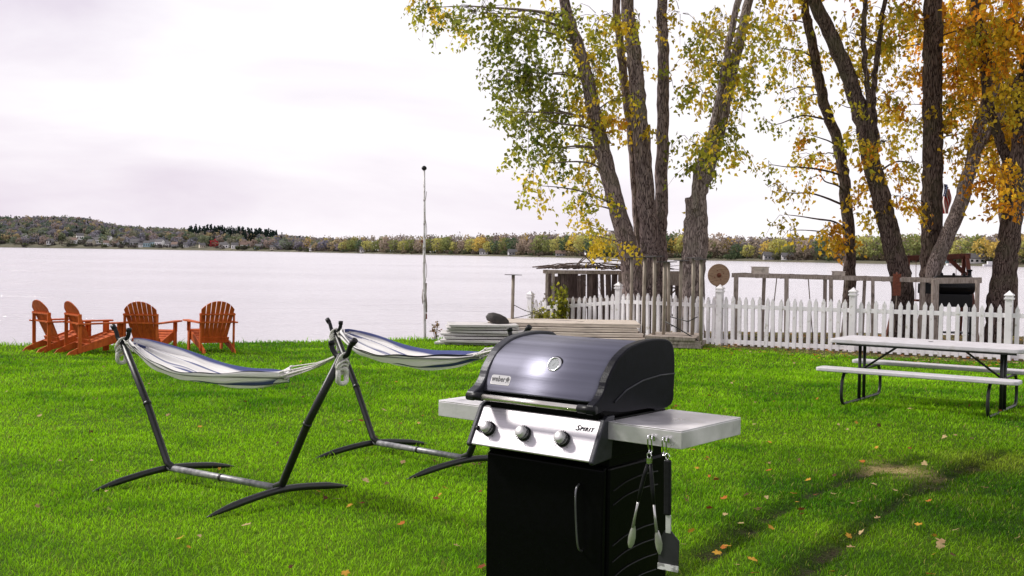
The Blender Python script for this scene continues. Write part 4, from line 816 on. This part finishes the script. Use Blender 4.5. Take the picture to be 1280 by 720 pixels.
        for k_ in range(4): fs += [(k_*3, k_*3+1, k_*3+4, k_*3+3), (k_*3+1, k_*3+2, k_*3+5, k_*3+4)]
        b.add(vs, fs, True); o = b.build('arm', mat('satin_steel', (.62, .61, .60), (.45, .44, .43), 20, .3, .75), t)
    # spatula
    s_ = empty('grill_spatula', MW @ Vector((.640, -.024, Z(.80))), -R(38.7), 'black handled grill spatula hanging beside the tongs', 'spatula'); s_.rotation_euler.y = R(-1)
    b = MB(); b.tube([(.009*math.cos(a), 0, .012*math.sin(a)+.0) for a in np.linspace(0, 2*pi, 15)], .0025, 6, cap=False); b.build('ring', CHROME, s_)
    b = MB(); b.box((0, .002, -.125), (.030, .020, .225)); b.build('handle', BLACKPL, s_, .007, 3)
    b = MB(); b.box((.004, .002, -.272), (.024, .006, .075)); b.build('neck', mat('pale_steel', (.72, .72, .72), None, 20, .35, .5), s_, .002)
    b = MB(); pr = [(-.012, -.30), (.018, -.30), (.055, -.335), (.050, -.435), (-.042, -.435), (-.040, -.345)]
    b.add([(x, .0, z) for x, z in pr]+[(x, .005, z) for x, z in pr], [tuple(range(6)), tuple(range(11, 5, -1))]+[((i+1) % 6, i, 6+i, 6+(i+1) % 6) for i in range(6)]); b.build('blade', mat('dark_blade', (.03, .03, .035), None, 20, .4, .3), s_, .001)
    b = MB(); b.box((.004, -.001, -.447), (.092, .009, .024)); b.build('scraper_edge', mat('pale_edge', (.7, .7, .7), (.3, .3, .3), 40, .5, .3, lo=.45, hi=.55), s_)
build_grill()
# ------------------------------------------------------------------ picnic table
def build_table():
    c = onz(5.02, 13.24); r = empty('picnic_table', c, R(-36), 'white plastic topped picnic table with attached benches and black tube legs', 'picnic table')
    def slab(name, y, z, Lx, Wy, th):
        b = MB(); pr = []; rc = .06
        for cx, cy, a0 in ((Lx/2-rc, Wy/2-rc, 0), (-Lx/2+rc, Wy/2-rc, 90), (-Lx/2+rc, -Wy/2+rc, 180), (Lx/2-rc, -Wy/2+rc, 270)):
            for q in range(6): a = R(a0+q*18); pr.append((cx+rc*math.cos(a), y+cy+rc*math.sin(a)))
        k = len(pr); b.add([(x, yy, z-th) for x, yy in pr]+[(x, yy, z) for x, yy in pr], [tuple(range(k-1, -1, -1)), tuple(range(k, 2*k))]+[(i, (i+1) % k, k+(i+1) % k, k+i) for i in range(k)])
        o = b.build(name, PLTOP, r, .012, 3); return o
    tp_ = slab('tabletop', 0, .775, 2.2, .82, .05)
    slab('bench', -.64, .45, 2.27, .27, .045); slab('bench', .64, .45, 2.27, .27, .045)
    b = MB(); b.lathe([(.028, .7755), (.028, .779)], 16); b.build('umbrella_hole_cap', GRAPH, tp_)
    for s in (-1, 1):
        x = s*.82
        b = MB(); b.tube(catmull([(x, -.62, .40), (x-.0, -.70, .30), (x, -.72, .12), (x, -.66, .03), (x, -.5, .018), (x, 0, .018), (x, .5, .018), (x, .66, .03), (x, .72, .12), (x, .70, .30), (x, .62, .40)], 6), .019, 10); b.build('leg_loop', BLACKMETAL, r)
        for q in (-1, 1):
            b = MB(); b.tube([(x, q*.085, .018), (x, q*.085, .73)], .021, 10); b.build('leg', BLACKMETAL, r)
        b = MB(); b.tube([(x, -.62, .395), (x, .62, .395)], .017, 8); b.build('cross_bar', BLACKMETAL, r)
        b = MB(); b.tube([(x-s*.02, 0, .40), (x-s*.47, 0, .72)], .013, 8); b.build('brace', BLACKMETAL, r)
        b = MB(); b.tube([(x, -.33, .72), (x, .33, .72)], .015, 8); b.build('top_bar', BLACKMETAL, r)
    b = MB(); 
    for q in (-1, 1): b = MB(); b.box((0, q*.34, .715), (2.05, .03, .03)); b.build('top_rail', BLACKMETAL, r)
build_table()
# ------------------------------------------------------------------ flag pole at the waterline
p0 = G(531, 421); pole = empty('white_pole', p0, 0, 'tall thin white peeling pole with a black ball on top at the lake edge', 'pole'); pole.rotation_euler = (0, R(-.7), 0)
Ht = (P(529, 213, p0.y).z-p0.z)
b = MB(); b.tube([(0, 0, -.3), (.01, 0, Ht*.25), (-.006, 0, Ht*.5), (.008, 0, Ht*.78), (0, 0, Ht)], [.036, .034, .032, .026, .022], 10); b.build('shaft', mat('peeling_white_paint', (.74, .72, .72), (.58, .56, .55), 8, .6, 0, .3, 30, blotch=((.16, .13, .11), 9, .56)), pole)
b = MB(); b.lathe([(.004, -.058), (.035, -.045), (.056, -.02), (.06, 0), (.056, .02), (.035, .045), (.004, .058)], 18, Matrix.Translation((0, 0, Ht+.05))); b.build('ball_finial', BLACKPL, pole)
b = MB(); pts = []
for k in range(40): t = k/39; pts.append((.045*math.sin(t*20)*.6+.03, .045*math.cos(t*20), Ht*(.28+.62*t)))
b.tube(pts, .006, 5, cap=False)
b.tube([(.05, 0, Ht*.32), (.05, .02, Ht*.36), (.03, .03, Ht*.41), (.045, 0, Ht*.46)], .017, 6); b.tube([(-.03, 0, Ht*.36), (-.045, .02, Ht*.39), (-.03, .03, Ht*.43)], .014, 6); b.build('halyard', mat('old_rope', (.25, .21, .18), None, 30, .9), pole)
b = MB(); b.box((-.045, 0, Ht*.66), (.05, .02, .06)); b.box((.04, -.01, Ht*.30), (.05, .02, .12)); b.build('cleat', RUST, pole)
# ------------------------------------------------------------------ stored dock parts
def stack_panel(i, x0, x1, y, W_, z, rz, m, label, group, th=.040):
    r = empty('stacked_dock', Vector((x0, y, 0)).lerp(Vector((x1, y, 0)), .5)+Vector((0, 0, z)), rz, label, 'dock panel', group); L_ = x1-x0
    b = MB(); n = max(4, int(W_/.14))
    for k in range(n): b.box((0, -W_/2+W_*(k+.5)/n, th-.01), (L_, W_/n-.012, .02))
    b.build('deck_boards', m, r, .003)
    b = MB()
    for s in (-1, 1): b.box((0, s*(W_/2-.014), th/2-.012), (L_-.02, .03, th-.022))
    for k in range(4): b.box((-L_/2+.04+(L_-.08)*k/3, 0, th/2-.013), (.035, W_-.062, th-.026))
    b.build('frame', m, r, .003)
    return r
gb = G(600, 431); zb = gb.z+.02
ords = ['bottom', 'second', 'third', 'fourth', 'fifth', 'sixth', 'top']
for i in range(7):
    xj = random.uniform(-.09, .09); xL = P(552, 420, 23).x; xR = P(655, 420, 23).x
    stack_panel(i, xL+xj+.03*i*(i > 3), xR+xj-random.uniform(0, .15), 23+random.uniform(-.15, .15), 1.0, zb+i*.062, R(random.uniform(-7, 7)), GREYBOARD, f'grey white dock panel, {ords[i]} one of the stack left of the grill', 'grey dock panels stacked on the lawn edge')
x0 = P(640, 420, 23.2).x; x1 = P(806, 420, 23.2).x
for i in range(5):
    xj = random.uniform(-.25, .12)
    stack_panel(i, x0+xj-(.3 if i == 4 else 0), x1+xj*.4+.10*(i == 1)-.15*(i == 3), 23.9-.16*(4-i), 1.5, zb+.0+i*.09, R(random.uniform(-2, 2)), PALEWOOD, f'pale wooden dock section, {["bottom", "second", "middle", "fourth", "top"][i]} one of the pile behind the grill', 'pale dock sections piled behind the grill', .072)
for i in range(3):
    stack_panel(i, P(815, 430, 22.6).x, P(884+i*-3, 430, 22.6).x, 23.0, 1.4, zb+.02+i*.075, R([-14, -10, -16][i]), OLDWOOD, f'weathered grey deck section, {["bottom", "middle", "top"][i]} one below the upright dock legs', 'weathered deck sections right of the grill lid', .07)
# black lump on the stack
lump = MB(); lump.lathe([(.02, 0), (.19, .01), (.235, .07), (.21, .16), (.13, .21), (.02, .225)], 12, Matrix.Rotation(R(20), 4, 'Y') @ Matrix.Diagonal((1.1, .9, 1, 1)))
o = lump.build('rubber_float', mat('dark_rubber', (.05, .042, .038), (.02, .018, .017), 14, .8, 0, .6, 30), None, loc=P(620, 405, 23.1)); o.location.z = zb+7*.058-.01; tag(o, 'dark rounded rubber float lying on the grey dock panels', 'dock float')
# dock legs
LEGM = mat('galvanised_leg', (.36, .31, .25), (.2, .16, .125), 10, .6, .3, .3, 60, stretch=(3, 3, .5), blotch=((.12, .09, .07), 5, .58))
def make_leg():
    r = empty('support_pipe', (0, 0, 0), 0, 'x', 'dock leg', 'upright dock legs standing among the deck sections')
    b = MB(); b.tube([(0, 0, 0), (.006, 0, .5), (-.004, 0, 1)], .038, 10); b.build('tube', LEGM, r)
    return r
legp = make_leg()
b = MB(); b.box((0, 0, 1.006), (.30, .26, .010)); b.build('foot_plate', mat('plate_steel', (.13, .12, .12), (.06, .055, .055), 20, .6, .4), legp)
LG = [(790, 322, 410, 24.6, 'leftmost of the upright dock legs, beside the white fence post'), (805.5, 322, 424, 23.2, 'second upright dock leg from the left of the group'), (819, 321, 426, 22.8, 'third upright dock leg from the left, in front of the tree trunk'), (831, 328, 425, 22.9, 'fourth upright dock leg from the left of the group'),
      (837.5, 328, 416, 24.2, 'fifth upright dock leg from the left, close behind the fourth'), (851, 326, 417, 24.3, 'sixth upright dock leg from the left, before the broken tree'), (867, 323, 423, 23.0, 'second upright dock leg from the right of the group'), (878, 325, 434, 22.3, 'rightmost upright dock leg of the group'), (640.5, 344, 404, 24.5, 'lone upright dock leg with flat plate above the grey panels')]
for i, (px, t_, bt, Y, lb) in enumerate(LG):
    o = legp if i == 0 else copy_tree(legp); T = P(px, t_, Y); gzz = float(gz(T.x, Y)); 
    o.location = (T.x, Y, gzz); o['label'] = lb; hgt = T.z-gzz
    o.rotation_euler = (R(random.uniform(-1, 1)), R(random.uniform(-.8, .8)), R(random.uniform(0, 90))); o.scale = (1, 1, hgt)
# chain / rope lines drooping between legs
b = MB()
for (a, c_) in (((640, 380, 24.5), (676, 393, 24.3)), ((640, 398, 24.4), (680, 385, 24.6))): b.tube(catmull([P(*a), (P(*a)+P(*c_))/2-Vector((0, 0, .04)), P(*c_)], 5), .008, 5)
tag(b.build('mooring_rope', mat('dark_rope', (.07, .06, .055), None, 30, .9)), 'two thin dark ropes crossing right of the lone dock leg', 'rope')
b = MB(); b.tube([P(832, 402, 22.8), P(850, 412, 22.7), P(870, 424, 22.4), P(877, 430, 22.3)], .012, 6); b.tube([P(838, 396, 22.9), P(860, 402, 22.6), P(872, 396, 22.5)], .01, 6)
tag(b.build('iron_rod', BLACKMETAL), 'thin dark bent rods leaning among the dock legs', 'rods')
# ------------------------------------------------------------------ old crib of dark planks with sticks on top
def build_crib():
    Y = 27.9; a = P(683, 335, Y); c = P(852, 335, Y); root = empty('plank_rack', Vector(((a.x+c.x)/2, Y, -.013*Y)), 0, 'dark weathered rack of upright planks behind the white fence', 'plank rack'); o0 = root.location.copy(); L_ = c.x-a.x; H = a.z-o0.z-.08
    b = MB(); x = -L_/2
    while x < L_/2:
        w_ = random.uniform(.08, .17); y = random.choice([-.35, -.3, .1, .35]); h = H-random.uniform(0, .12)
        b.box((x+w_/2, y, h/2-.1), (w_, .035, h+.2), rx=R(random.uniform(-2, 2)), ry=R(random.uniform(-2.5, 2.5))); x += w_*random.choice([.45, .6, .8, 1.0, 1.25])
    b.build('plank', DARKWOOD, root, .004)
    b = MB()
    for z, y in ((H, -.42), (H-.03, .4), (H*.55, -.40)): b.box((0, y, z), (L_+.15, .06, .09), ry=R(random.uniform(-.6, .6)))
    b.box((L_*.36, -.5, H-.15), (.9, .05, .28), ry=R(3)); b.build('beam', OLDWOOD, root, .004)
    for x in (-L_/2, -L_/2+.16, L_/2-.02, .1): b = MB(); b.box((x, -.48, H/2-.1), (.07, .07, H+.2)); b.build('post', OLDWOOD, root, .004)
    b = MB()
    for k in range(16): xx = -L_/2+L_*random.random(); zz = random.uniform(.1, H-.2); l = random.uniform(.4, 1.2); a_ = random.uniform(-.9, .9); b.tube([(xx-l/2*math.cos(a_), .22, max(.02, zz-l/2*math.sin(a_))), (xx+l/2*math.cos(a_), .16, zz+l/2*math.sin(a_))], .022, 5)
    b.build('loose_lath', DARKWOOD, root)
    s = empty('stick_pile', o0+Vector((-.3, 0, H+.05)), 0, 'tangle of dry branches and sticks piled on the plank rack', 'sticks'); b = MB()
    for k in range(80):
        x = random.uniform(-L_*.4, L_*.45); y = random.uniform(-.4, .3); a_ = random.gauss(0, .35); l = random.uniform(.4, 1.3); e_ = random.gauss(.0, .12)
        if k < 5: x = random.uniform(-.5, -.1); e_ = random.uniform(.5, .9); a_ = random.choice([0, pi])+random.gauss(0, .2); l = .7
        b.tube([(x-l/2*math.cos(a_), y-l/2*math.sin(a_), .02+max(0, -e_)*l), (x, y, .04+.06*random.random()+abs(e_)*l*.5), (x+l/2*math.cos(a_), y+l/2*math.sin(a_), .03+max(e_, 0)*l)], [.017, .014, .006], 5)
    b.build('sticks', DARKWOOD, s)
    return root
build_crib()
# scrubby plants: vine by the rack, weeds by the bank
WEED = leafmat('weed_leaf', .4, .5); STEM = mat('weed_stem', (.16, .12, .07), None, 5, .9)
def weed(px, Y, h, n, cols, label, spread=.35, lsz=.07, stems=7, dz=0):
    x = P(px, 400, Y).x; g = Vector((x, Y, float(gz(x, Y))+dz)); r = empty('weed_plant', g, 0, label, 'plant'); b = MB(); C = []
    for k in range(stems):
        a_ = random.uniform(0, 6.28); e_ = Vector((math.cos(a_)*spread*random.random(), math.sin(a_)*spread*random.random(), h*random.uniform(.55, 1))); m_ = e_*.5+Vector((random.uniform(-.05, .05), 0, .08))
        b.tube([(0, 0, -.1), m_, e_], [.008, .005, .002], 5); 
        for q in range(n//stems): t = random.uniform(.25, 1); p = m_.lerp(e_, max(0, t*2-1)) if t > .5 else Vector().lerp(m_, t*2); C.append(p+Vector((random.gauss(0, .05), random.gauss(0, .05), random.gauss(0, .04))))
    b.build('stem', STEM, r); C = np.array(C); k = len(C); col = np.array([cols[i] for i in rng.integers(len(cols), size=k)])*rng.uniform(.6, 1.3, k)[:, None]
    V, Fc, cc = cards(C, None, rng.uniform(.7, 1.3, k)*lsz, col, droop=.2); npmesh('foliage', V, Fc, WEED, cc, parent=r)
weed(700, 26.6, 1.2, 330, [GRN, YG, (.2, .22, .04)], 'leafy green vine climbing the left end of the plank rack', .30, .10, 12)
weed(680, 27.0, .7, 200, [YG, (.3, .3, .06)], 'yellow green shrub at the left foot of the plank rack', .4, .10, 9)
weed(668, 25.6, 1.0, 60, [(.3, .28, .14)], 'sparse dry weed stalks beside the lone dock leg', .3, .05, 9)
weed(760, 28.6, 2.0, 90, [(.3, .27, .16), YG], 'thin tall dry weeds rising behind the plank rack', .7, .05, 12)
weed(545, 23.9, .4, 60, [(.25, .2, .12), (.3, .14, .05)], 'small brown weed at the foot of the white pole', .2, .05, 6)
for (px, lb) in ((97, 'small grass tuft on the bank edge beside the leftmost chair'), (375, 'low green tuft on the bank edge right of the red chairs'), (475, 'low dark weed on the bank edge left of the white pole')):
    D_ = G(px, 423).y; weed(px, D_+.1, .22, 80, [GRN, (.1, .15, .03)], lb, .22, .06, 8)
# ------------------------------------------------------------------ long timber dock frame on legs behind the fence
def build_frame():
    A = P(915, 344, 25); B = P(1172, 351, 22.9); root = empty('timber_dock_frame', Vector(((A.x+B.x)/2, 24, -.013*24)), 0, 'long weathered timber frame raised on legs behind the white fence', 'dock frame'); o0 = root.location.copy()
    A = A-o0; B = B-o0; d = (B-A).normalized(); n_ = Vector((-d.y, d.x, 0)).normalized()*1.1
    for off in (Vector((0, 0, 0)), n_):
        b = MB(); b.beam(A+off, B+off, .05, .085); b.build('side_beam', OLDWOOD, root, .004)
    b = MB()
    for k in range(9): t = k/8; p = A.lerp(B, t); b.beam(p+n_*.03, p+n_*.97, .04, .10)
    b.beam(B, B+Vector((1.0, .25, .02)), .07, .12); b.build('cross_beam', OLDWOOD, root, .004)
    for t, o_, w_ in ((.02, 0, .09), (.1, 1, .07), (.28, 0, .08), (.42, 1, .07), (.5, 0, .07), (.62, 1, .06), (.7, 0, .06), (.9, 1, .09), (.985, 0, .12)):
        p = A.lerp(B, t)+(n_ if o_ else Vector()); dirn = random.uniform(-.04, .04)
        b = MB(); b.beam(p+Vector((0, -.05 if not o_ else .05, .02)), Vector((p.x+dirn, p.y-(.05 if not o_ else -.05), -.15)), w_, w_); b.build('leg', OLDWOOD, root, .004)
    for t in (.2, .36, .55, .8): b = MB(); p = A.lerp(B, t)+n_*.5; b.tube([p, (p.x+random.uniform(-.3, .3), p.y, -.1)], .012, 6); b.build('brace_rod', LEGM, root)
    q = P(1222, 351, 22.7)-o0; b = MB(); b.beam(q+Vector((0, 0, .02)), Vector((q.x, q.y, -.15)), .07, .07); b.build('leg', OLDWOOD, root, .004)
build_frame()
b = MB(); T = Matrix.Rotation(pi/2, 4, 'X'); b.lathe([(.245, -.02), (.25, -.015), (.25, .015), (.245, .02)], 40, T, False)
o = empty('cable_spool_disc', P(898.5, 344, 24.4), R(8), 'round brown plywood disc standing on end behind the fence', 'wooden disc'); b.build('disc', mat('plywood', (.36, .235, .15), (.22, .13, .08), 8, .8, 0, .3, 30, stretch=(1, 1, 7), blotch=((.13, .08, .05), 6, .6)), o, .003)
b = MB(); b.lathe([(.05, -.001), (.05, .012)], 20, Matrix.Translation((0, -.02, 0)) @ T); b.lathe([(.012, 0), (.012, .02)], 10, Matrix.Translation((0, -.03, 0)) @ T)
for k in range(4): a = k*pi/2+.4; b.lathe([(.012, 0), (.012, .01)], 8, Matrix.Translation((.11*math.cos(a), -.02, .11*math.sin(a))) @ T)
b.build('hub', RUST, o)
b = MB(); b.box((0, .06, -.75), (.07, .07, 1.62)); b.build('support_post', OLDWOOD, o, .004)
for (px, py, Y, dd, lb) in ((950, 339.5, 24.95, (.34, .25, .16), 'larger pale wooden block lying on the timber frame near the round disc'), (1048, 344, 24.9, (.24, .2, .12), 'smaller wooden block on the timber frame beside the thin trunk')):
    b = MB(); b.box((0, 0, 0), dd); b.box((0, 0, dd[2]/2+.012), (dd[0]*1.1, dd[1]*1.05, .02)); o = b.build('wood_block', PALEWOOD, None, .006, loc=P(px, py, Y)); o.location.z += .01; tag(o, lb, 'wood block')
b = MB(); b.box((0, 0, 0), (.17, .03, .46)); b.tube([(0, -.02, .2), (0, .03, .26)], .02, 8); o = b.build('rusty_plate', RUST, None, .02, 3, loc=P(1121, 356, 23.25)); tag(o, 'rust brown rounded plate hanging on the timber frame', 'metal plate')
# red swing frame and the covered black cooker
SWING = mat('dark_red_timber', (.13, .03, .016), (.07, .018, .01), 14, .8, 0, .3, 50)
def build_red():
    Y = 27.5; a = P(1133, 323, Y); c = P(1207, 320, Y+.3); root = empty('swing_frame', Vector(((a.x+c.x)/2, Y, -.013*Y)), 0, 'red timber swing frame behind the forked tree', 'swing frame'); o0 = root.location.copy()
    b = MB(); b.beam(a-o0-Vector((.1, 0, 0)), c-o0+Vector((.1, 0, 0)), .10, .13); b.build('top_beam', SWING, root, .006)
    for p, s in ((a-o0, -1), (c-o0, 1)):
        for q in (-1, 1):
            b = MB(); b.beam(p+Vector((0, q*.08, 0)), Vector((p.x-.15 if s < 0 else p.x+.12*q, q*.85, -.1)), .09, .09); b.build('leg', SWING, root, .006)
    b = MB(); b.beam(c-o0+Vector((-.5, -.05, -.02)), c-o0+Vector((.12, -.12, -.60)), .09, .09, up=(0, 1, 0)); b.build('knee_brace', SWING, root, .006)
    b = MB(); m_ = (a+c)/2-o0
    for q in (-.5, .5): b.tube([m_+Vector((q, 0, 0)), m_+Vector((q, -.05, -1.05))], .008, 5)
    b.box(m_+Vector((0, -.05, -1.08)), (1.15, .4, .04)); b.build('bench_seat', SWING, root)
build_red()
def build_cooker():
    Y = 24.6; c = P(1192, 350, Y); g = Vector((c.x, Y, -.013*Y)); r = empty('covered_smoker', g, R(-12), 'black barrel smoker grill with knobs on its lid behind the fence', 'smoker grill'); H = c.z-g.z
    b = MB(); b.lathe([(.05, -.44), (.16, -.43), (.225, -.36), (.23, 0), (.225, .36), (.16, .43), (.05, .44)], 18, Matrix.Translation((0, 0, H-.12)) @ Matrix.Rotation(pi/2, 4, 'Y')); b.build('barrel', BLACKPL, r)
    b = MB()
    for x in (-.25, 0, .22): b.lathe([(.035, 0), (.03, .05), (.01, .07)], 10, Matrix.Translation((x, 0, H+.09)))
    b.box((0, -.25, H-.15), (.6, .06, .03)); b.build('lid_knobs', BLACKPL, r)
    b = MB(); b.tube([(.34, .05, H+.02), (.34, .05, H+.20)], .04, 12); b.lathe([(.02, 0), (.06, .0), (.06, .03), (.02, .04)], 12, Matrix.Translation((.34, .05, H+.20))); b.build('chimney', BLACKPL, r)
    b = MB(); b.box((-.58, 0, H-.2), (.28, .42, .22)); b.tube([(-.58, -.1, H-.09), (-.58, -.1, H+.0)], .05, 10); b.build('side_box', BLACKPL, r, .01)
    b = MB(); b.box((0, 0, H-.45), (.75, .4, .28)); b.build('cart', BLACKPL, r, .02)
    for x in (-.34, .34):
        for y in (-.17, .17):
            b = MB(); b.beam((x, y, -.05), (x, y, H-.3), .05, .05); b.build('leg', BLACKMETAL, r)
    b = MB(); b.box((0, -.02, .3), (.72, .36, .03)); b.build('shelf', BLACKPL, r)
build_cooker()
# flag hanging behind the forked trunk
def build_flag():
    Y = 28.5; T = P(1177.5, 228, Y); r = empty('yard_flag', Vector((T.x, Y, -.013*Y)), 0, 'american flag hanging limp on a pole beside the dark trunk', 'flag'); H = T.z-r.location.z
    b = MB(); b.tube([(0, 0, -.2), (0, 0, H+.1)], .022, 8); b.lathe([(.01, 0), (.04, .03), (.01, .07)], 10, Matrix.Translation((0, 0, H+.1))); b.build('pole', LEGM, r)
    m, nt, bs, out = newmat('flag_cloth'); L = nt.links.new; a = nd(nt, 'ShaderNodeAttribute', attribute_name='Col'); L(a.outputs['Color'], bs.inputs['Base Color']); bs.inputs['Roughness'].default_value = .8
    V = []; C = []; nu, nv = 52, 26
    for i in range(nu+1):
        for j in range(nv+1):
            u = i/nu; v = j/nv          # u along the hanging fly, v across the hoist
            x = .03+.16*v+.03*math.sin(u*7+v*5); y = -.04+.07*math.sin(v*17+u*2)*(1-.3*u); z = H-.02-.78*u-.16*v*(1-u)
            V.append((x, y, z)); st_ = int(v*12.99) % 2 == 0
            c = (.55, .03, .035) if st_ else (.8, .78, .78)
            if u < .42 and v < .54: c = (.8, .8, .8) if (i % 4 == 2 and j % 3 == 1) else (.02, .03, .10)
            C.append(c)
    i = np.arange(nu*(nv+1)).reshape(nu, nv+1)[:, :-1].ravel(); npmesh('cloth', V, np.stack([i, i+1, i+nv+2, i+nv+1], 1), m, np.array(C), parent=r)
build_flag()
# ------------------------------------------------------------------ fallen leaves
FLM = leafmat('fallen_leaf', .2, .7)
def leaf_shape(c, seed, s):
    rg = np.random.default_rng(seed); n = 22; vs = [(0, 0, .004)]; 
    for k in range(n):
        a = 2*pi*k/n; lob = .62+.38*abs(math.cos(a*2.5))**1.3; rr = s*.5*lob*(1+.15*rg.normal())
        x, y = rr*math.cos(a), rr*math.sin(a)*.9; vs.append((x, y, .25*abs(x)*rg.uniform(.5, 1.1)+.15*y+.01*s*rg.normal()))
    fs = [(0, 1+k, 1+(k+1) % n) for k in range(n)]
    cols = np.array([np.array(c)*rg.uniform(.75, 1.2) for _ in vs]); return np.array(vs), np.array(fs), cols
FL = [('pale tan', (.38, .25, .13)), ('golden yellow', (.50, .27, .04)), ('orange', (.42, .14, .03)), ('dark brown', (.09, .04, .022)), ('rusty red', (.22, .06, .025)), ('straw coloured', (.46, .34, .17))]
lp = []
for i, (nm, c) in enumerate(FL):
    V, Fc, cc = leaf_shape(c, i+3, .085); o = npmesh('fallen_leaf', V, Fc, FLM, cc, smooth=False); tag(o, f'{nm} fallen maple leaf lying on the grass', 'leaf', f'{nm} leaves scattered on the lawn'); lp.append([o, False])
cnt = 0
fixed = [(1168, 678, 1), (1232, 617, 0), (1135, 622, 5), (905, 628, 2), (933, 625, 3), (1118, 622, 5), (236, 690, 1), (47, 639, 0), (133, 616, 5), (452, 636, 4), (437, 640, 1), (550, 624, 1), (545, 630, 4), (557, 618, 2), (600, 622, 4), (610, 616, 1), (186, 482, 5), (137, 640, 0), (407, 630, 3), (948, 640, 0), (958, 630, 5), (1010, 605, 1), (1020, 624, 4), (997, 632, 1), (1092, 610, 5), (1100, 575, 0), (885, 576, 2)]
k_ = 0
while cnt < 285 and k_ < 6000:
    k_ += 1
    if k_ <= len(fixed): px, py, ti = fixed[k_-1]; x, y = flatG(px, py)
    else:
        px = random.uniform(-40, 1320); py = random.choice([random.uniform(440, 760), random.uniform(440, 600)]); x, y = flatG(px, py); ti = random.choice([0, 0, 1, 1, 2, 3, 4, 5, 5])
        p_ = (.22+.78*max(0, min(1, (px-350)/550)))*(.25+1.3*float(vnoise(x, y, 1.1, 31))**2)
        if random.random() > p_ or y > edge(x)-.3 or y > 21: continue
        if abs(x-.3) < .45 and abs(y-4.95) < .45: continue
    src = lp[ti]
    if src[1]: o = src[0].copy(); COL.objects.link(o)
    else: o = src[0]; src[1] = True
    o.location = (x, y, float(gz(x, y))+random.uniform(.022, .045)); o.rotation_euler = (random.gauss(0, .35), random.gauss(0, .35), random.uniform(0, 6.28)); s_ = random.uniform(.35, .72); o.scale = (s_, s_, s_); cnt += 1
# litter under the trees and by the fence: nobody could count it
N = 5200; X = rng.uniform(.3, 15, N); Y = rng.uniform(17, 28.5, N); fx = np.interp(X, [-3, 1, 2.5, 4.47, 6.84, 9.3, 12, 16], [40, 27.4, 26, 23.8, 22.2, 20.6, 18.9, 16.5])
k = (Y > fx-2.6+rng.normal(0, .7, N)) & (Y < edge(X)); X, Y = X[k], Y[k]; C = np.stack([X, Y, gz(X, Y)+rng.uniform(.012, .035, len(X))], 1)
col = np.array([FL[i][1] for i in rng.choice([0, 1, 2, 3, 5], len(X))])*rng.uniform(.5, 1.1, len(X))[:, None]
n_ = len(C); a = rng.uniform(0, 2*pi, n_); s = rng.uniform(.04, .085, n_); V = np.empty((n_, 4, 3))
for q in range(4): V[:, q] = C+np.stack([np.cos(a+q*pi/2)*s*(.7 if q % 2 else 1)*.6, np.sin(a+q*pi/2)*s*(.7 if q % 2 else 1)*.6, rng.uniform(-.01, .015, n_)], 1)
tag(npmesh('leaf_litter', V.reshape(-1, 3), np.arange(n_*4).reshape(-1, 4), FLM, np.repeat(col, 4, 0)), 'dry leaf litter on the bare strip along the fence', 'leaf litter', kind='stuff')
